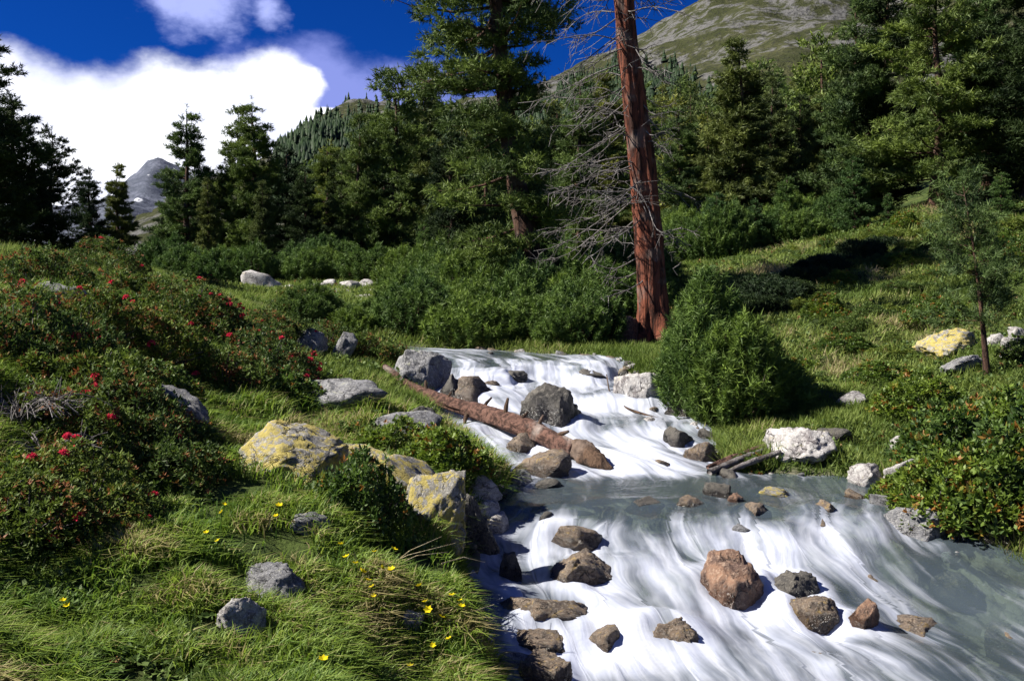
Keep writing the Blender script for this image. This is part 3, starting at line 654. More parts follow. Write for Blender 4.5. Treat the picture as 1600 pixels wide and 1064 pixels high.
# ------------------------------------------------------------------ plant generators
def blades(P, Ax, Ln, k, width, spread, rg, wide_at=.35):
    """k needle sprays round every shoot: P base, Ax axis, Ln length"""
    n = len(P); q = rg.uniform(0, .8, (n, k, 1)); b = P[:, None] + Ax[:, None] * Ln[:, None, None] * q
    dirs = norm(Ax[:, None] * (1 - spread * .5) + norm(rg.normal(size=(n, k, 3))) * spread)
    ln = Ln[:, None, None] * rg.uniform(.45, .8, (n, k, 1)); side = norm(np.cross(dirs, rg.normal(size=(n, k, 3)))) * (width * rg.uniform(.6, 1.3, (n, k, 1)))
    a = b - side * .5; c = b + side * .5; e = b + dirs * ln
    V = np.stack([a, c, e], 2).reshape(-1, 3); F = np.arange(len(V)).reshape(-1, 3)
    return V, F
def conifer(seed, h, R, start=.08, dens=1.0, whorl=.32, nb=6, tl=.27, kb=15, bw=.034, lr=1.0, rise=.25, droop=.15, shape=.8, clump=.30, lean=(0, 0), mat='needle',
            trunk_r=None, bark='bark', limbs=True, side=None, keep=1.0, spread=.75, pf=None):
    """-> (trunk mesh, limb mesh, crown mesh) for a tree of height h standing at the origin"""
    rg = np.random.default_rng(seed); tp = []; ta = []; tn = []; tub = []
    axis = lambda z: np.array([lean[0] * (z / h) + .06 * math.sin(z * .9 + seed), lean[1] * (z / h) + .05 * math.cos(z * 1.1 + seed), z])
    z = h * start
    while z < h * .985:
        zr = (z - h * start) / (h * (1 - start)); prof = (1 - zr) ** shape * min(1, .45 + zr * 4.0)
        if pf: prof = float(np.interp(zr, pf[0], pf[1]))
        for b in range(nb if zr < .85 else 3):
            if rg.random() > keep: continue
            a = rg.uniform(0, 2 * math.pi); Lb = R * prof * rg.uniform(.55, 1.18) + .12
            if side is not None: Lb *= .55 + .75 * (.5 + .5 * math.cos(a - side))
            od = np.array([math.cos(a), math.sin(a), 0]); o0 = axis(z + rg.uniform(-.5, .5) * whorl)
            up = rise * rg.uniform(.4, 1.5) + zr * .35; dr = droop * rg.uniform(.5, 1.6) * (1 - zr)
            f = lambda q: o0 + od * Lb * q + np.array([0, 0, Lb * (up * q * q - dr * q)])
            if limbs: tub.append(tube([f(0), f(.35), f(.7), f(1)], [(.018 + .012 * Lb) * lr, (.014 + .008 * Lb) * lr, .012 * lr, .006 * lr], 3, False))
            nc = max(1, int(round(Lb / (clump * 1.05)))); br = rg.uniform(.0, .75)
            for c in range(nc):
                q = 1 - (c + rg.uniform(0, .4)) / (nc + .6)
                if q < .22 and nc > 2: continue
                lat = np.array([-od[1], od[0], 0]) * rg.uniform(-1, 1) * Lb * .42 * (1.1 - q * .7)
                cc = f(q) + lat + np.array([0, 0, rg.normal() * .05]); m_ = max(2, int(rg.poisson(8.5 * dens)))
                off = norm(rg.normal(size=(m_, 3))) * rg.uniform(.2, 1, (m_, 1)) * np.array([clump, clump, clump * .42]) * rg.uniform(.75, 1.25)
                tp.append(cc + off); ta.append(norm(od * .55 + np.array([0, 0, .55]) + off / clump * .7 + rg.normal(size=(m_, 3)) * .3))
                tn.append(np.clip(br + rg.normal(size=m_) * .13 + .15, 0, 1))
        z += whorl * rg.uniform(.75, 1.25)
    tt_ = np.array([axis(h * q) for q in (.97, 1.0)]); tp.append(tt_); ta.append(np.array([[0, 0, 1.0]] * 2)); tn.append(np.array([.6, .6]))
    P_, A_, N_ = np.vstack(tp), np.vstack(ta), np.concatenate(tn)
    V, F = blades(P_, A_, tl * rg.uniform(.7, 1.25, len(P_)), kb, bw, spread, rg); tint = np.repeat(N_, kb * 3)
    crown = mesh_np('crown', V, F, M[mat], False, {'tint': tint})
    r0 = trunk_r or h * .018 + .03; zz = np.linspace(-.35, h * .98, 22)
    tv, tf = tube([axis(max(q, 0)) + (0, 0, min(q, 0)) for q in zz], [r0 * (1 - .93 * max(q, 0) / h) * (1 + .5 * math.exp(-max(q, 0) * 4)) for q in zz], 10, False)
    trunk = mesh_np('trunk', tv, tf, M[bark], True); lm = None
    if tub:
        lv, lf = join(tub); lm = mesh_np('limbs', lv, lf, M['bark'])
    return trunk, lm, crown
def place_tree(kind, label, x, y, z, scale, rz, group=None, name='pine_tree', sx=1.0):
    tr_, lm, cr_ = kind
    t_ = thing(name, label, 'tree', (x, y, z), rz, (scale * sx, scale * sx, scale), group)
    link('trunk', tr_, t_)
    if lm: link('limbs', lm, t_)['kind'] = 'stuff'
    link('crown', cr_, t_); return t_
KINDS = {
 'pine1': (9.0, conifer(1, 9, 2.1, dens=2.0, clump=.30, shape=.85, rise=.38, nb=5, whorl=.46)),
 'pine2': (9.0, conifer(2, 9, 2.4, dens=2.0, clump=.32, shape=.85, rise=.38, nb=5, whorl=.50)),
 'pine3': (9.0, conifer(3, 9, 1.8, dens=2.0, clump=.28, shape=.90, rise=.32, nb=5, whorl=.44)),
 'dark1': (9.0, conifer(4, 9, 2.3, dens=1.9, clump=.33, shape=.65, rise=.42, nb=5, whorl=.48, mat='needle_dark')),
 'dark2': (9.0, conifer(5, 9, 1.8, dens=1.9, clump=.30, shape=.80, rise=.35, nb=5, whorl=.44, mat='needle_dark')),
 'spruce1': (8.0, conifer(6, 8, 1.5, dens=1.6, clump=.22, shape=1.0, rise=.08, droop=.28, nb=6, whorl=.40, mat='needle_olive')),
 'spruce2': (8.0, conifer(7, 8, 1.65, dens=1.6, clump=.23, shape=1.0, rise=.08, droop=.30, nb=6, whorl=.42, mat='needle_olive')),
 'fresh': (4.0, conifer(8, 4, .85, dens=1.0, clump=.18, shape=.95, rise=.15, nb=6, whorl=.2, tl=.17, bw=.026, mat='needle_fresh')),
 'far1': (9.0, conifer(9, 9, 1.7, dens=.55, clump=.42, shape=.75, rise=.2, tl=.42, bw=.11, kb=8, nb=6, whorl=.45, limbs=False, mat='needle_olive')),
 'far2': (9.0, conifer(10, 9, 1.9, dens=.55, clump=.46, shape=.65, rise=.3, tl=.45, bw=.11, kb=8, nb=6, whorl=.45, limbs=False, mat='needle')),
}
TREES = [  # kind, photo column, distance, row of the top, width factor, label
 ('dark1', -40, 21, 60, 1.15, 'dark stone pine cut by the left edge of the picture'),
 ('dark2', 22, 24, 150, 1.2, 'dark stone pine second from the left edge'),
 ('dark1', 80, 25, 200, .95, 'dark bushy stone pine whose crown ends at the right of the left dark group'),
 ('dark2', 140, 33, 264, 1.0, 'small dark pine left of the narrow spruce before the white cloud'),
 ('spruce1', 183, 34, 258, 1.0, 'small narrow spruce standing before the white cloud'),
 ('pine3', 292, 36, 168, 1.0, 'stone pine with a thin broken crown, left of the twin topped pine'),
 ('pine1', 372, 37, 176, .9, 'left stem of the tall twin topped stone pine before the cloud'),
 ('pine3', 396, 36, 155, 1.0, 'right stem of the tall twin topped stone pine before the cloud'),
 ('spruce2', 325, 32, 282, .85, 'olive spruce in front of the gap between the tall left pines'),
 ('spruce1', 410, 33, 284, .85, 'olive spruce under the twin topped pine'),
 ('dark2', 448, 39, 232, 1.0, 'dark pine right of the twin topped pine'),
 ('dark2', 340, 39, 268, 1.2, 'dark pine filling the gap between the tall left pines'),
 ('dark1', 300, 39, 285, 1.0, 'dark bushy pine behind the foot of the thin crowned pine'),
 ('dark2', 535, 39, 238, 1.0, 'dark pine right of the rounded pine under the ridge'),
 ('dark2', 262, 40, 300, 1.1, 'low dark pine hiding the foot of the far mountain'),
 ('pine3', 512, 41, 222, 1.1, 'rounded pine under the rising dark ridge'),
 ('dark2', 478, 35, 262, 1.0, 'dark low pine left of the rounded one under the ridge'),
 ('pine2', 618, 36, 118, 1.05, 'broad tall stone pine left of the central leaning pine'),
 ('spruce2', 663, 39, 108, 1.0, 'pointed olive tree just behind the broad tall pine'),
 ('pine1', 560, 36, 186, 1.0, 'lower pine at the left foot of the broad tall pine'),
 ('dark2', 705, 33, 190, 1.0, 'dark pine between the broad tall pine and the central leaning pine'),
 ('fresh', 664, 29, 348, 1.0, 'small light green spruce at the foot of the broad tall pine'),
 ('dark1', 600, 42, 250, 1.0, 'dark pine deep behind the broad tall pine'),
 ('spruce1', 1155, 33, 66, 1.25, 'tall yellowish spruce standing clear against the grassy mountain'),
 ('spruce2', 1206, 36, 122, 1.0, 'yellowish spruce right of the tallest yellowish one'),
 ('pine3', 1062, 34, 160, 1.1, 'pine directly right of the dead red trunk'),
 ('pine1', 1108, 36, 215, 1.0, 'shorter pine left of the tall yellowish spruce'),
 ('dark2', 1250, 37, 150, 1.0, 'dark pine between the yellowish spruces and the tall right pines'),
 ('spruce1', 1282, 33, 150, 1.0, 'olive spruce at the left edge of the tall right pines'),
 ('pine1', 1335, 31, 10, 1.0, 'tall stone pine at the left of the right hand group, cut by the top edge'),
 ('dark1', 1385, 32, -60, 1.0, 'dark tall pine in the gap of the right hand group'),
 ('pine2', 1465, 28, -70, 1.15, 'big stone pine with a bare lower trunk on the right slope'),
 ('pine1', 1545, 30, -60, 1.15, 'tall stone pine second from the right edge'),
 ('dark1', 1610, 27, -90, 1.1, 'dark tall pine cut by the right edge'),
 ('fresh', 1335, 28, 245, 1.3, 'small fresh green spruce at the foot of the right hand pines'),
 ('fresh', 1388, 27.5, 300, 1.2, 'low fresh green spruce beside the dark gap in the right hand pines'),
 ('fresh', 1565, 25, 268, 1.4, 'low fresh green pine under the right hand pines near the right edge'),
 ('fresh', 1230, 30, 275, 1.2, 'low fresh green spruce below the yellowish spruces'),
 ('fresh', 1120, 29, 300, 1.2, 'low fresh green spruce right of the dead red trunk'),
 ('fresh', 1180, 29, 310, 1.1, 'low fresh green spruce under the tall yellowish spruce'),
 ('pine3', 760, 34, 190, 1.0, 'pine seen behind the lower crown of the central leaning pine'),
 ('pine1', 905, 36, 130, 1.1, 'pine between the central leaning pine and the dead red trunk'),
 ('spruce1', 948, 40, 120, 1.1, 'olive spruce just left of the dead red trunk'),
 ('dark2', 870, 40, 170, 1.1, 'dark pine behind the right side of the central leaning pine'),
]
for kd_, u, Y, vt, sx, lb in TREES:
    h0, kind = KINDS[kd_]; x = (u - 800) / F_PX * Y; z = H(x, Y); top = ZC + (HORIZ - vt) / F_PX * Y
    s = (top - z) / h0
    place_tree(kind, lb, x, Y, z - .05, s, random.uniform(0, 6.28), 'conifers round the stream', 'spruce_tree' if kd_ in ('fresh', 'spruce1', 'spruce2') else 'pine_tree', sx * (1.0 if kd_ == 'fresh' else max(.85, min(1.12, 1 / s ** .25))))
# the wood on the slope behind
rg = np.random.default_rng(5); dg = bpy.context.evaluated_depsgraph_get()
FOREST = []
for n in range(700):
    u = rg.uniform(470, 1300); Y = rg.uniform(48, 125)
    if u < 700 and Y > 80: continue
    x = (u - 800) / F_PX * Y; z = H(x, Y); uu_, vv_ = proj(x, Y, z)
    if vv_ < 150 + max(0, (860 - u)) * .25: continue
    if any((x - a) ** 2 + (Y - b) ** 2 < 12 for a, b in FOREST): continue
    wh = ('low, ' if Y < 75 else 'higher up, ') + ('left of the central leaning pine' if u < 760 else 'between the leaning pine and dead trunk' if u < 1000 else 'right of the dead trunk')
    FOREST.append((x, Y)); hh_ = rg.uniform(6, 9.5); k = 'far1' if rg.random() < .55 else 'far2'
    place_tree(KINDS[k][1], 'small distant conifer, ' + wh, x, Y, z - .2, hh_ / 9, rg.uniform(0, 6.28), 'conifers of the wood, ' + wh, 'conifer_tree')
    if len(FOREST) > 110: break

# hero: the leaning stone pine in the middle
hero = conifer(77, 12.5, 2.3, start=.11, dens=1.7, clump=.27, whorl=.34, nb=6, tl=.22, kb=13, bw=.025, rise=.2, droop=.38, shape=.35, lean=(-1.75, .2), trunk_r=.27, side=math.pi*.98, keep=.92, mat='needle', pf=([0, .05, .18, .23, .30, .36, .6, 1], [.42, .66, .56, .40, .52, 1.05, .95, .1]))
hx = (838 - 800) / F_PX * 20
place_tree(hero, 'big leaning stone pine in the middle with ragged boughs against the sky', hx, 20, H(hx, 20) - .1, 1, 0)

# the dead tree with red bark
def dead_tree():
    x, y = (1022 - 800) / F_PX * 16, 16.0; z = H(x, y); t_ = thing('dead_pine_tree', 'dead pine with a bare red barked trunk and drooping grey branches', 'tree', (x, y, z - .05))
    ax = lambda q: np.array([-.075 * q + .05 * math.sin(q * .8), .03 * q, q]); zz = np.concatenate([[-.4], np.linspace(0, 11, 260)])
    rad = np.array([(.245 * (1 - .055 * max(q, 0)) + .13 * math.exp(-max(q, 0) * 2.6)) for q in zz]); sides = 64
    V, F = tube([ax(q) for q in zz], rad, sides, False); n = len(zz)
    a = np.tile(np.arange(sides) / sides * 2 * np.pi, n); zc = np.repeat(zz, sides); cx = np.repeat(np.array([ax(q) for q in zz]), sides, 0)
    nz_ = fbm(np.stack([np.cos(a) * 4.5, np.sin(a) * 4.5, zc * 1.6], 1), 4, 3); fl = fbm(np.stack([np.cos(a) * 1.5, np.sin(a) * 1.5, zc * .3], 1), 3, 8)
    flare = np.exp(-np.maximum(zc, 0) * 3.2) * .35 * np.cos(a * 5 + 1)
    V = cx + (V - cx) * (1 + (nz_ - .5) * .42 + (fl - .5) * .35 + flare)[:, None]
    link('trunk', mesh_np('trunk', V, F, M['bark_red'], True), t_)
    rg = np.random.default_rng(12)
    for i in range(110):
        z0 = rg.uniform(1.2, 9.5) if i > 14 else rg.uniform(2.2, 4.6); left = rg.random() < .70
        a0 = (math.pi if left else 0) + rg.normal() * .75; Lb = rg.uniform(.5, 1.75) * (1.05 if left else .55); dr = rg.uniform(-.15, .75) * (1.0 if z0 < 5.5 else .55)
        od = np.array([math.cos(a0), math.sin(a0), 0]); o0 = ax(z0); k = rg.uniform(-.3, .3)
        f = lambda q: o0 + od * (.15 + Lb * q) + np.array([-od[1], od[0], 0]) * k * q * q * Lb + np.array([0, 0, -dr * Lb * q * (1.3 - .5 * q) + .08 * math.sin(q * 5 + i)])
        parts = [tube([f(q) for q in np.linspace(-.08, 1, 8)], np.linspace(.013, .0035, 8), 4, False)]
        for j in range(int(3 + Lb * 7)):
            q = rg.uniform(.2, .98); b0 = f(q); dv = norm(od * rg.uniform(.2, .9) + np.array([-od[1], od[0], 0]) * rg.normal() * .8 + np.array([0, 0, -rg.uniform(-.2, .8)])); l2 = rg.uniform(.12, .5) * (1.2 - q * .5)
            p1 = b0 + dv * l2 * .5 + rg.normal(size=3) * .03; p2 = b0 + dv * l2 + np.array([0, 0, -.10 * l2]) + rg.normal(size=3) * .05
            parts.append(tube([b0, p1, p2], [.006, .005, .003], 3, False))
            if rg.random() < .6: parts.append(tube([p1, p1 + norm(dv + rg.normal(size=3) * .7) * l2 * .6], [.005, .0035], 3, False))
        V, F = join(parts); link('dead_branch', mesh_np('dead_branch', V, F, M['wood_grey']), t_)
    # the living top, above the picture
    top = conifer(31, 3.6, 1.5, start=.02, dens=1.0, clump=.3, shape=.6, mat='needle_dark')
    link('crown', top[2], t_, tuple(ax(9.8)))
dead_tree()

# ------------------------------------------------------------------ dwarf mountain pine shrubs
def mugo(seed, r=.7, h=.9, n=480, tl=.13, kb=18, bw=.017, upright=1.2):
    rg = np.random.default_rng(seed); a = rg.uniform(0, 2 * np.pi, n); q = np.sqrt(rg.uniform(0, 1, n)); lump = .75 + .5 * fbm(np.stack([np.cos(a) * 1.5 + seed, np.sin(a) * 1.5, q * 2], 1), 3, seed)
    x, y = np.cos(a) * q * r * lump, np.sin(a) * q * r * lump; ztop = h * np.sqrt(np.maximum(1 - q ** 2 * .9, .05)) * (.7 + .6 * fbm(np.stack([x * 3, y * 3, x * 0 + seed], 1), 2, seed + 3))
    z = ztop * np.where(rg.random(n) < .62, rg.uniform(.82, 1.05, n), rg.uniform(.15, .85, n)); P_ = np.stack([x, y, z], 1)
    A_ = norm(np.stack([x / r * .7, y / r * .7, np.full(n, upright)], 1) + rg.normal(size=(n, 3)) * .22)
    # a spire of needles: several shorter shoots along each candle
    PP = np.vstack([P_ - A_ * d_ for d_ in (0, .08, .17)]); AA = np.vstack([A_] * 3)
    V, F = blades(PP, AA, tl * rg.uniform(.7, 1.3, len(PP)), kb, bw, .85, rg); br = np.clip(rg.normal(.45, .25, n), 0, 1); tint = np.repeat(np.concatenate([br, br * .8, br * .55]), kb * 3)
    crown = mesh_np('needles', V, F, M['mugo'], False, {'tint': tint}); tb = []
    for i in rg.choice(n, 60, replace=False):
        e = P_[i]; tb.append(tube([np.array([e[0] * .15, e[1] * .15, 0]), np.array([e[0] * .7, e[1] * .7, e[2] * .35]), e], [.022, .014, .006], 4, False))
    V, F = join(tb); return mesh_np('stems', V, F, M['bark']), crown
MUGO = [mugo(1), mugo(2, .8, .8), mugo(3, .6, 1.0), mugo(4, .75, .95)]
def place_mugo(k, x, y, s, sz_, label, group=None, rz=None):
    t_ = thing('dwarf_pine_shrub', label, 'shrub', (x, y, H(x, y) - .04), random.uniform(0, 6.28) if rz is None else rz, (s, s, s * sz_), group)
    link('stems', MUGO[k][0], t_); link('needles', MUGO[k][1], t_)
big = [mugo(21, .46, 1.32, 700, .13, 20, .013, 1.6), mugo(22, .58, .90, 700, .13, 20, .013, 1.3), mugo(23, .45, .5, 460, .13, 20, .013, 1.1)]
for bq, u, v, lb in ((big[0], 1108, 648, 'tall upright dwarf pine right of the waterfall, the highest of its clump'), (big[1], 1165, 660, 'dark bushy dwarf pine over the right bank, right of the tallest one'), (big[2], 1215, 655, 'low right end of the dwarf pine clump on the right bank')):
    x, y, z = hit(u, v); t_ = thing('dwarf_pine_shrub', lb, 'shrub', (x, y + .3, H(x, y + .3) - .05)); link('stems', bq[0], t_); link('needles', bq[1], t_)
rg = np.random.default_rng(9); spots = []
for n in range(3000):
    u = rg.uniform(470, 1010); Y = rg.uniform(13.6, 27); x = (u - 800) / F_PX * Y
    if samp(GD, x, Y)[0] < .55: continue
    if abs(x - hx) < .5 and abs(Y - 20) < .6: continue
    if abs(u - 1015) < 95 and Y < 17.6: continue
    if u < 640 and not 15.3 < Y < 18.5: continue
    if any((x - a) ** 2 + (Y - b) ** 2 < .62 for a, b, _ in spots): continue
    spots.append((x, Y, u))
    if len(spots) > 105: break
for i, (x, Y, u) in enumerate(spots):
    where = 'left of the craggy grey boulder' if u < 600 else 'straight behind the craggy grey boulder' if u < 700 else 'left of the central leaning pine' if u < 800 else 'around the foot of the central leaning pine' if u < 880 else 'left of the dead red trunk'
    row = 'front row' if Y < 17 else 'middle row' if Y < 21 else 'rear row'
    lb = '%s dwarf pine in the thicket %s' % (row, where); g = lb
    place_mugo(i % 4, x, Y, rg.uniform(.85, 1.25) * (.62 if u < 640 else 1), rg.uniform(.8, 1.15) * (.8 if u < 640 else 1), lb, g)
for i in range(46):
    u = rg.uniform(1060, 1330); Y = rg.uniform(29, 34); x = (u - 800) / F_PX * Y
    place_mugo(i % 4, x, Y, rg.uniform(1.0, 1.4), rg.uniform(.9, 1.3), *(lambda q: ('green dwarf pine shrub under the right forest, ' + q, 'dwarf pines under the right forest, ' + q))('beside the dead red trunk' if u < 1130 else 'below the tall yellowish spruce' if u < 1230 else 'below the tall right pines'))
for i in range(34):
    u = rg.uniform(230, 640); Y = rg.uniform(29.5, 34); x = (u - 800) / F_PX * Y
    place_mugo(i % 4, x, Y, rg.uniform(1.0, 1.4), rg.uniform(.7, 1.0), *(lambda q: ('dark dwarf pine shrub behind the far gravel bar, ' + q, 'dwarf pines behind the gravel bar, ' + q))('under the tall left pines' if u < 440 else 'under the broad tall pine'))

dk = mugo(31, .6, .5, 420, .13, 16, .018); dk[1].materials.clear(); dk[1].materials.append(M['needle_dark'])  # dark shrubs added to stand for an overhang's shade and dark soil
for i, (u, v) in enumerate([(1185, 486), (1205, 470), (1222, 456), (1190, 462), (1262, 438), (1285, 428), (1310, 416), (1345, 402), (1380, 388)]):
    x, y, z = hit(u, v); t_ = thing('hollow_shade_shrub', 'low dark shrub added as shade in the diagonal hollow across the right slope', 'shrub', (x, y, H(x, y) - .05), i, (.95, .95, .55 + .2 * (i % 2)), 'shrubs added as shade in the diagonal hollow'); link('stems', dk[0], t_); link('needles', dk[1], t_)

# ------------------------------------------------------------------ leafy shrubs, alpenroses
def leaves(P_, A_, k, ll, lw, rg, flat=.6):
    n = len(P_); d = norm(A_[:, None] * flat + norm(rg.normal(size=(n, k, 3))) * .9); s = norm(np.cross(d, rg.normal(size=(n, k, 3)) * .35 + np.array([0, 0, 1.0])))
    u_ = np.cross(s, d); l = ll * rg.uniform(.6, 1.25, (n, k, 1)); b = P_[:, None] + d * .006
    a = b; c = b + d * l * .5 + s * lw * .5 - u_ * lw * .18; e = b + d * l; f = b + d * l * .5 - s * lw * .5 - u_ * lw * .18
    V = np.stack([a, c, e, f], 2).reshape(-1, 3); return V, np.arange(len(V)).reshape(-1, 4)
def dome(rg, n, r, h, seed):
    a = rg.uniform(0, 2 * np.pi, n); q = np.sqrt(rg.uniform(0, 1, n)); ro = r * (.7 + .6 * vnoise(np.stack([np.cos(a) * 1.8 + seed, np.sin(a) * 1.8, a * 0], 1), seed + 9)); x, y = np.cos(a) * q * ro, np.sin(a) * q * ro
    lump = .35 + 1.25 * fbm(np.stack([x / r * 3 + seed, y / r * 3, x * 0], 1), 3, seed); zt = h * np.sqrt(np.maximum(1 - q ** 2, .03)) * lump
    z = zt * np.where(rg.random(n) < .68, rg.uniform(.85, 1.04, n), rg.uniform(.1, .85, n))
    return np.stack([x, y, z], 1), norm(np.stack([x / r, y / r, np.full(n, .8)], 1) + rg.normal(size=(n, 3)) * .3)
def leafy(seed, r, h, n, k=7, ll=.045, lw=.016, mat='rhodo', stems=36):
    rg = np.random.default_rng(seed); P_, A_ = dome(rg, n, r, h, seed); V, F = leaves(P_, A_, k, ll, lw, rg)
    br = np.clip(fbm(P_ * 4 / r + seed, 2, seed) * .9 + rg.normal(size=n) * .2, 0, 1); lv = mesh_np('leaves', V, F, M[mat], False, {'tint': np.repeat(br, k * 4)}); tb = []
    for i in rg.choice(n, min(stems, n), replace=False):
        e = P_[i]; tb.append(tube([np.array([e[0] * .1, e[1] * .1, -.03]), np.array([e[0] * .65, e[1] * .65, e[2] * .4]) + rg.normal(size=3) * .03, e], [.009, .006, .003], 4, False))
    V, F = join(tb); return mesh_np('stems', V, F, M['wood_grey']), lv, P_, A_
def flower_mesh(name, petals, r, cup, mat, multi=1):
    parts = []; rg = np.random.default_rng(4)
    for mI in range(multi):
        dz = norm(rg.normal(size=3) * np.array([1, 1, .4]) + np.array([0, 0, .8])) if multi > 1 else np.array([0, 0, 1.0]); c0 = dz * (r * .9 if multi > 1 else 0)
        s1 = norm(np.cross(dz, [1, .2, 0])); s2 = np.cross(dz, s1)
        for p in range(petals):
            a = 2 * math.pi * p / petals; d = s1 * math.cos(a) + s2 * math.sin(a); e = s1 * math.cos(a + 1.57) + s2 * math.sin(a + 1.57)
            parts.append((np.array([c0, c0 + d * r * .55 + e * r * .36 + dz * r * cup * .5, c0 + d * r + dz * r * cup, c0 + d * r * .55 - e * r * .36 + dz * r * cup * .5]), np.array([[0, 1, 2, 3]])))
    V, F = join(parts); return mesh_np(name, V, F, M[mat])
RED = flower_mesh('blossom', 5, .017, .9, 'petal_red', 9); YEL = flower_mesh('petals', 6, .018, .5, 'petal_yellow')
def shrub(kind, u, v, s, sz_, label, nfl=0, name='alpenrose_shrub', rz=0.0, Y=None, cat='shrub', group=None):
    if Y is None: x, y, z = hit(u, v)
    else: x, y = (u - 800) / F_PX * Y, Y
    t_ = thing(name, label, cat, (x, y, H(x, y) - .05), rz, (s, s, s * sz_), group); st, lv, P_, A_ = kind
    link('stems', st, t_); link('leaves', lv, t_)
    if nfl:
        rg = np.random.default_rng(int(u + v)); out_ = np.where(np.linalg.norm(P_, axis=1) > np.percentile(np.linalg.norm(P_, axis=1), 55))[0]
        c0 = P_[rg.choice(out_)]; wgt = np.exp(-np.linalg.norm(P_[out_] - c0, axis=1) / .22); wgt /= wgt.sum()
        for i in rg.choice(out_, nfl, replace=False, p=wgt):
            link('blossom', RED, t_, tuple(P_[i] + A_[i] * .03), (rg.uniform(-.5, .5), rg.uniform(-.5, .5), rg.uniform(0, 6)), rg.uniform(.8, 1.25) / s ** .5)
    return t_
RH = [leafy(1, .55, .45, 1300), leafy(2, .65, .5, 1500), leafy(3, .5, .4, 1200)]
BR = [leafy(11, .5, .42, 1200, ll=.05, lw=.024, mat='leaf_bright'), leafy(12, .4, .4, 900, ll=.05, lw=.024, mat='leaf_bright')]
HE = [leafy(14, .5, .36, 1100, ll=.05, lw=.02, mat='heath'), leafy(15, .45, .34, 1000, ll=.05, lw=.02, mat='heath')]
AL = [  # kind, column, row of foot, size, height factor, blossoms, label
 (1, 40, 560, .85, 1.0, 5, 'alpenrose with a bright red blossom at the left edge, above the grey brush'),
 (0, 130, 520, .85, .9, 3, 'alpenrose below the upper grey boulder on the left slope'),
 (2, 200, 470, 1.0, .9, 6, 'reddish alpenrose on the upper left slope right of the grey boulder'),
 (1, 270, 500, 1.0, .8, 8, 'alpenrose with many red blossoms in the middle of the left slope'),
 (0, 230, 560, .95, 1.0, 4, 'alpenrose just above the upper end of the long grey slab'),
 (2, 330, 545, 1.0, .9, 6, 'alpenrose on the slope between the long slab and the far gravel bar'),
 (1, 395, 590, .9, .9, 8, 'alpenrose with red blossoms at the right end of the left slope thicket'),
 (0, 340, 610, .9, .9, 2, 'dark alpenrose in the hollow right of the long grey slab'),
 (2, 130, 620, .9, 1.0, 4, 'alpenrose left of the long grey slab'),
 (1, 190, 690, .75, 1.0, 5, 'alpenrose with red blossoms below the long grey slab'),
 (0, 100, 700, .75, 1.0, 3, 'alpenrose right of the bare grey brush'),
 (2, 250, 745, .7, 1.0, 3, 'alpenrose left of the largest lichen boulder'),
 (1, 90, 800, .65, .9, 3, 'alpenrose below the bare grey brush at the left'),
 (0, 20, 830, .65, .9, 0, 'dark low alpenrose at the left edge of the foreground'),
 (2, 170, 830, .6, .8, 2, 'alpenrose at the upper edge of the foreground grass'),
 (0, 60, 450, .9, .9, 0, 'low heath shrub above the upper grey boulder'),
 (1, 150, 425, .95, .8, 2, 'shrub on the upper crest under the dark trees'),
 (2, 300, 445, 1.0, .7, 4, 'reddish shrub on the crest before the gravel bar'),
 (0, 420, 520, .9, .7, 5, 'low reddish shrub on the crest left of the small tilted boulder'),
 (1, 455, 500, .8, 1.1, 0, 'brownish bush rising over the small tilted boulder'),
 (0, 560, 566, .9, .9, 0, 'low bush on the bank left of the craggy grey boulder'),
 (2, 600, 562, .8, .8, 0, 'small dark bush against the craggy grey boulder'),
 (1, 505, 545, .8, .8, 0, 'low bush behind the small pointed stone on the crest'),
]
for k, u, v, s, sz_, nf, lb in AL: shrub(RH[k], u, v, s, sz_, lb, nf * 3, rz=u * .1)
BRL = [
 (0, 562, 806, .60, 1.25, 'bright round leafy bush between the two lichen boulders'),
 (1, 690, 735, .85, .9, 'leafy herb clump on the bank below the log'),
 (0, 620, 705, .7, .8, 'low leafy bush with reddish tips left of the herb clump'),
 (1, 540, 690, .6, .7, 'low leafy plant above the low pale slab'),
 (0, 240, 620, .6, .9, 'bright green bush among the alpenroses at the long slab'),
 (1, 215, 720, .55, .9, 'bright green bush under the long slab'),
 (0, 440, 620, .8, .7, 'bright green low bush right of the alpenrose hollow'),
 (1, 110, 575, .7, .8, 'bright green low bush between two alpenroses on the upper left slope'),
 (0, 320, 500, .8, .6, 'bright green cushion among the alpenroses in mid slope'),
 (1, 60, 640, .6, .8, 'bright green sprig behind the bare grey brush'),
 (0, 150, 480, .8, .6, 'bright green cushion right of the upper grey boulder'),
 (1, 300, 700, .6, .7, 'light green bush at the lower end of the long grey slab'),
 (0, 30, 760, .5, .8, 'light green bush at the left edge under the bare brush'),
 (0, 1470, 800, .95, .95, 'green shrub with orange leaves over the right water edge'),
 (1, 1545, 815, 1.1, 1.1, 'orange tipped shrub at the lower right above the dark rocks'),
 (0, 1600, 800, 1.2, 1.2, 'shrub with orange leaves cut by the right edge'),
 (1, 1480, 730, 1.1, 1.1, 'green shrub above the pinkish white rock'),
 (0, 1560, 720, 1.2, 1.0, 'orange green shrub under the slender young pine'),
 (1, 1625, 700, 1.2, 1.0, 'dark green shrub on the right slope at the picture edge'),
 (0, 1440, 640, 1.0, .8, 'green low bush left of the slender young pine'),
 (1, 1170, 735, .5, .8, 'small green herb clump left of the driftwood'),
]
for k, u, v, s, sz_, lb in BRL: shrub(BR[k], u, v, s, sz_, lb, 0, 'leafy_shrub', rz=u * .1)
rg = np.random.default_rng(15)
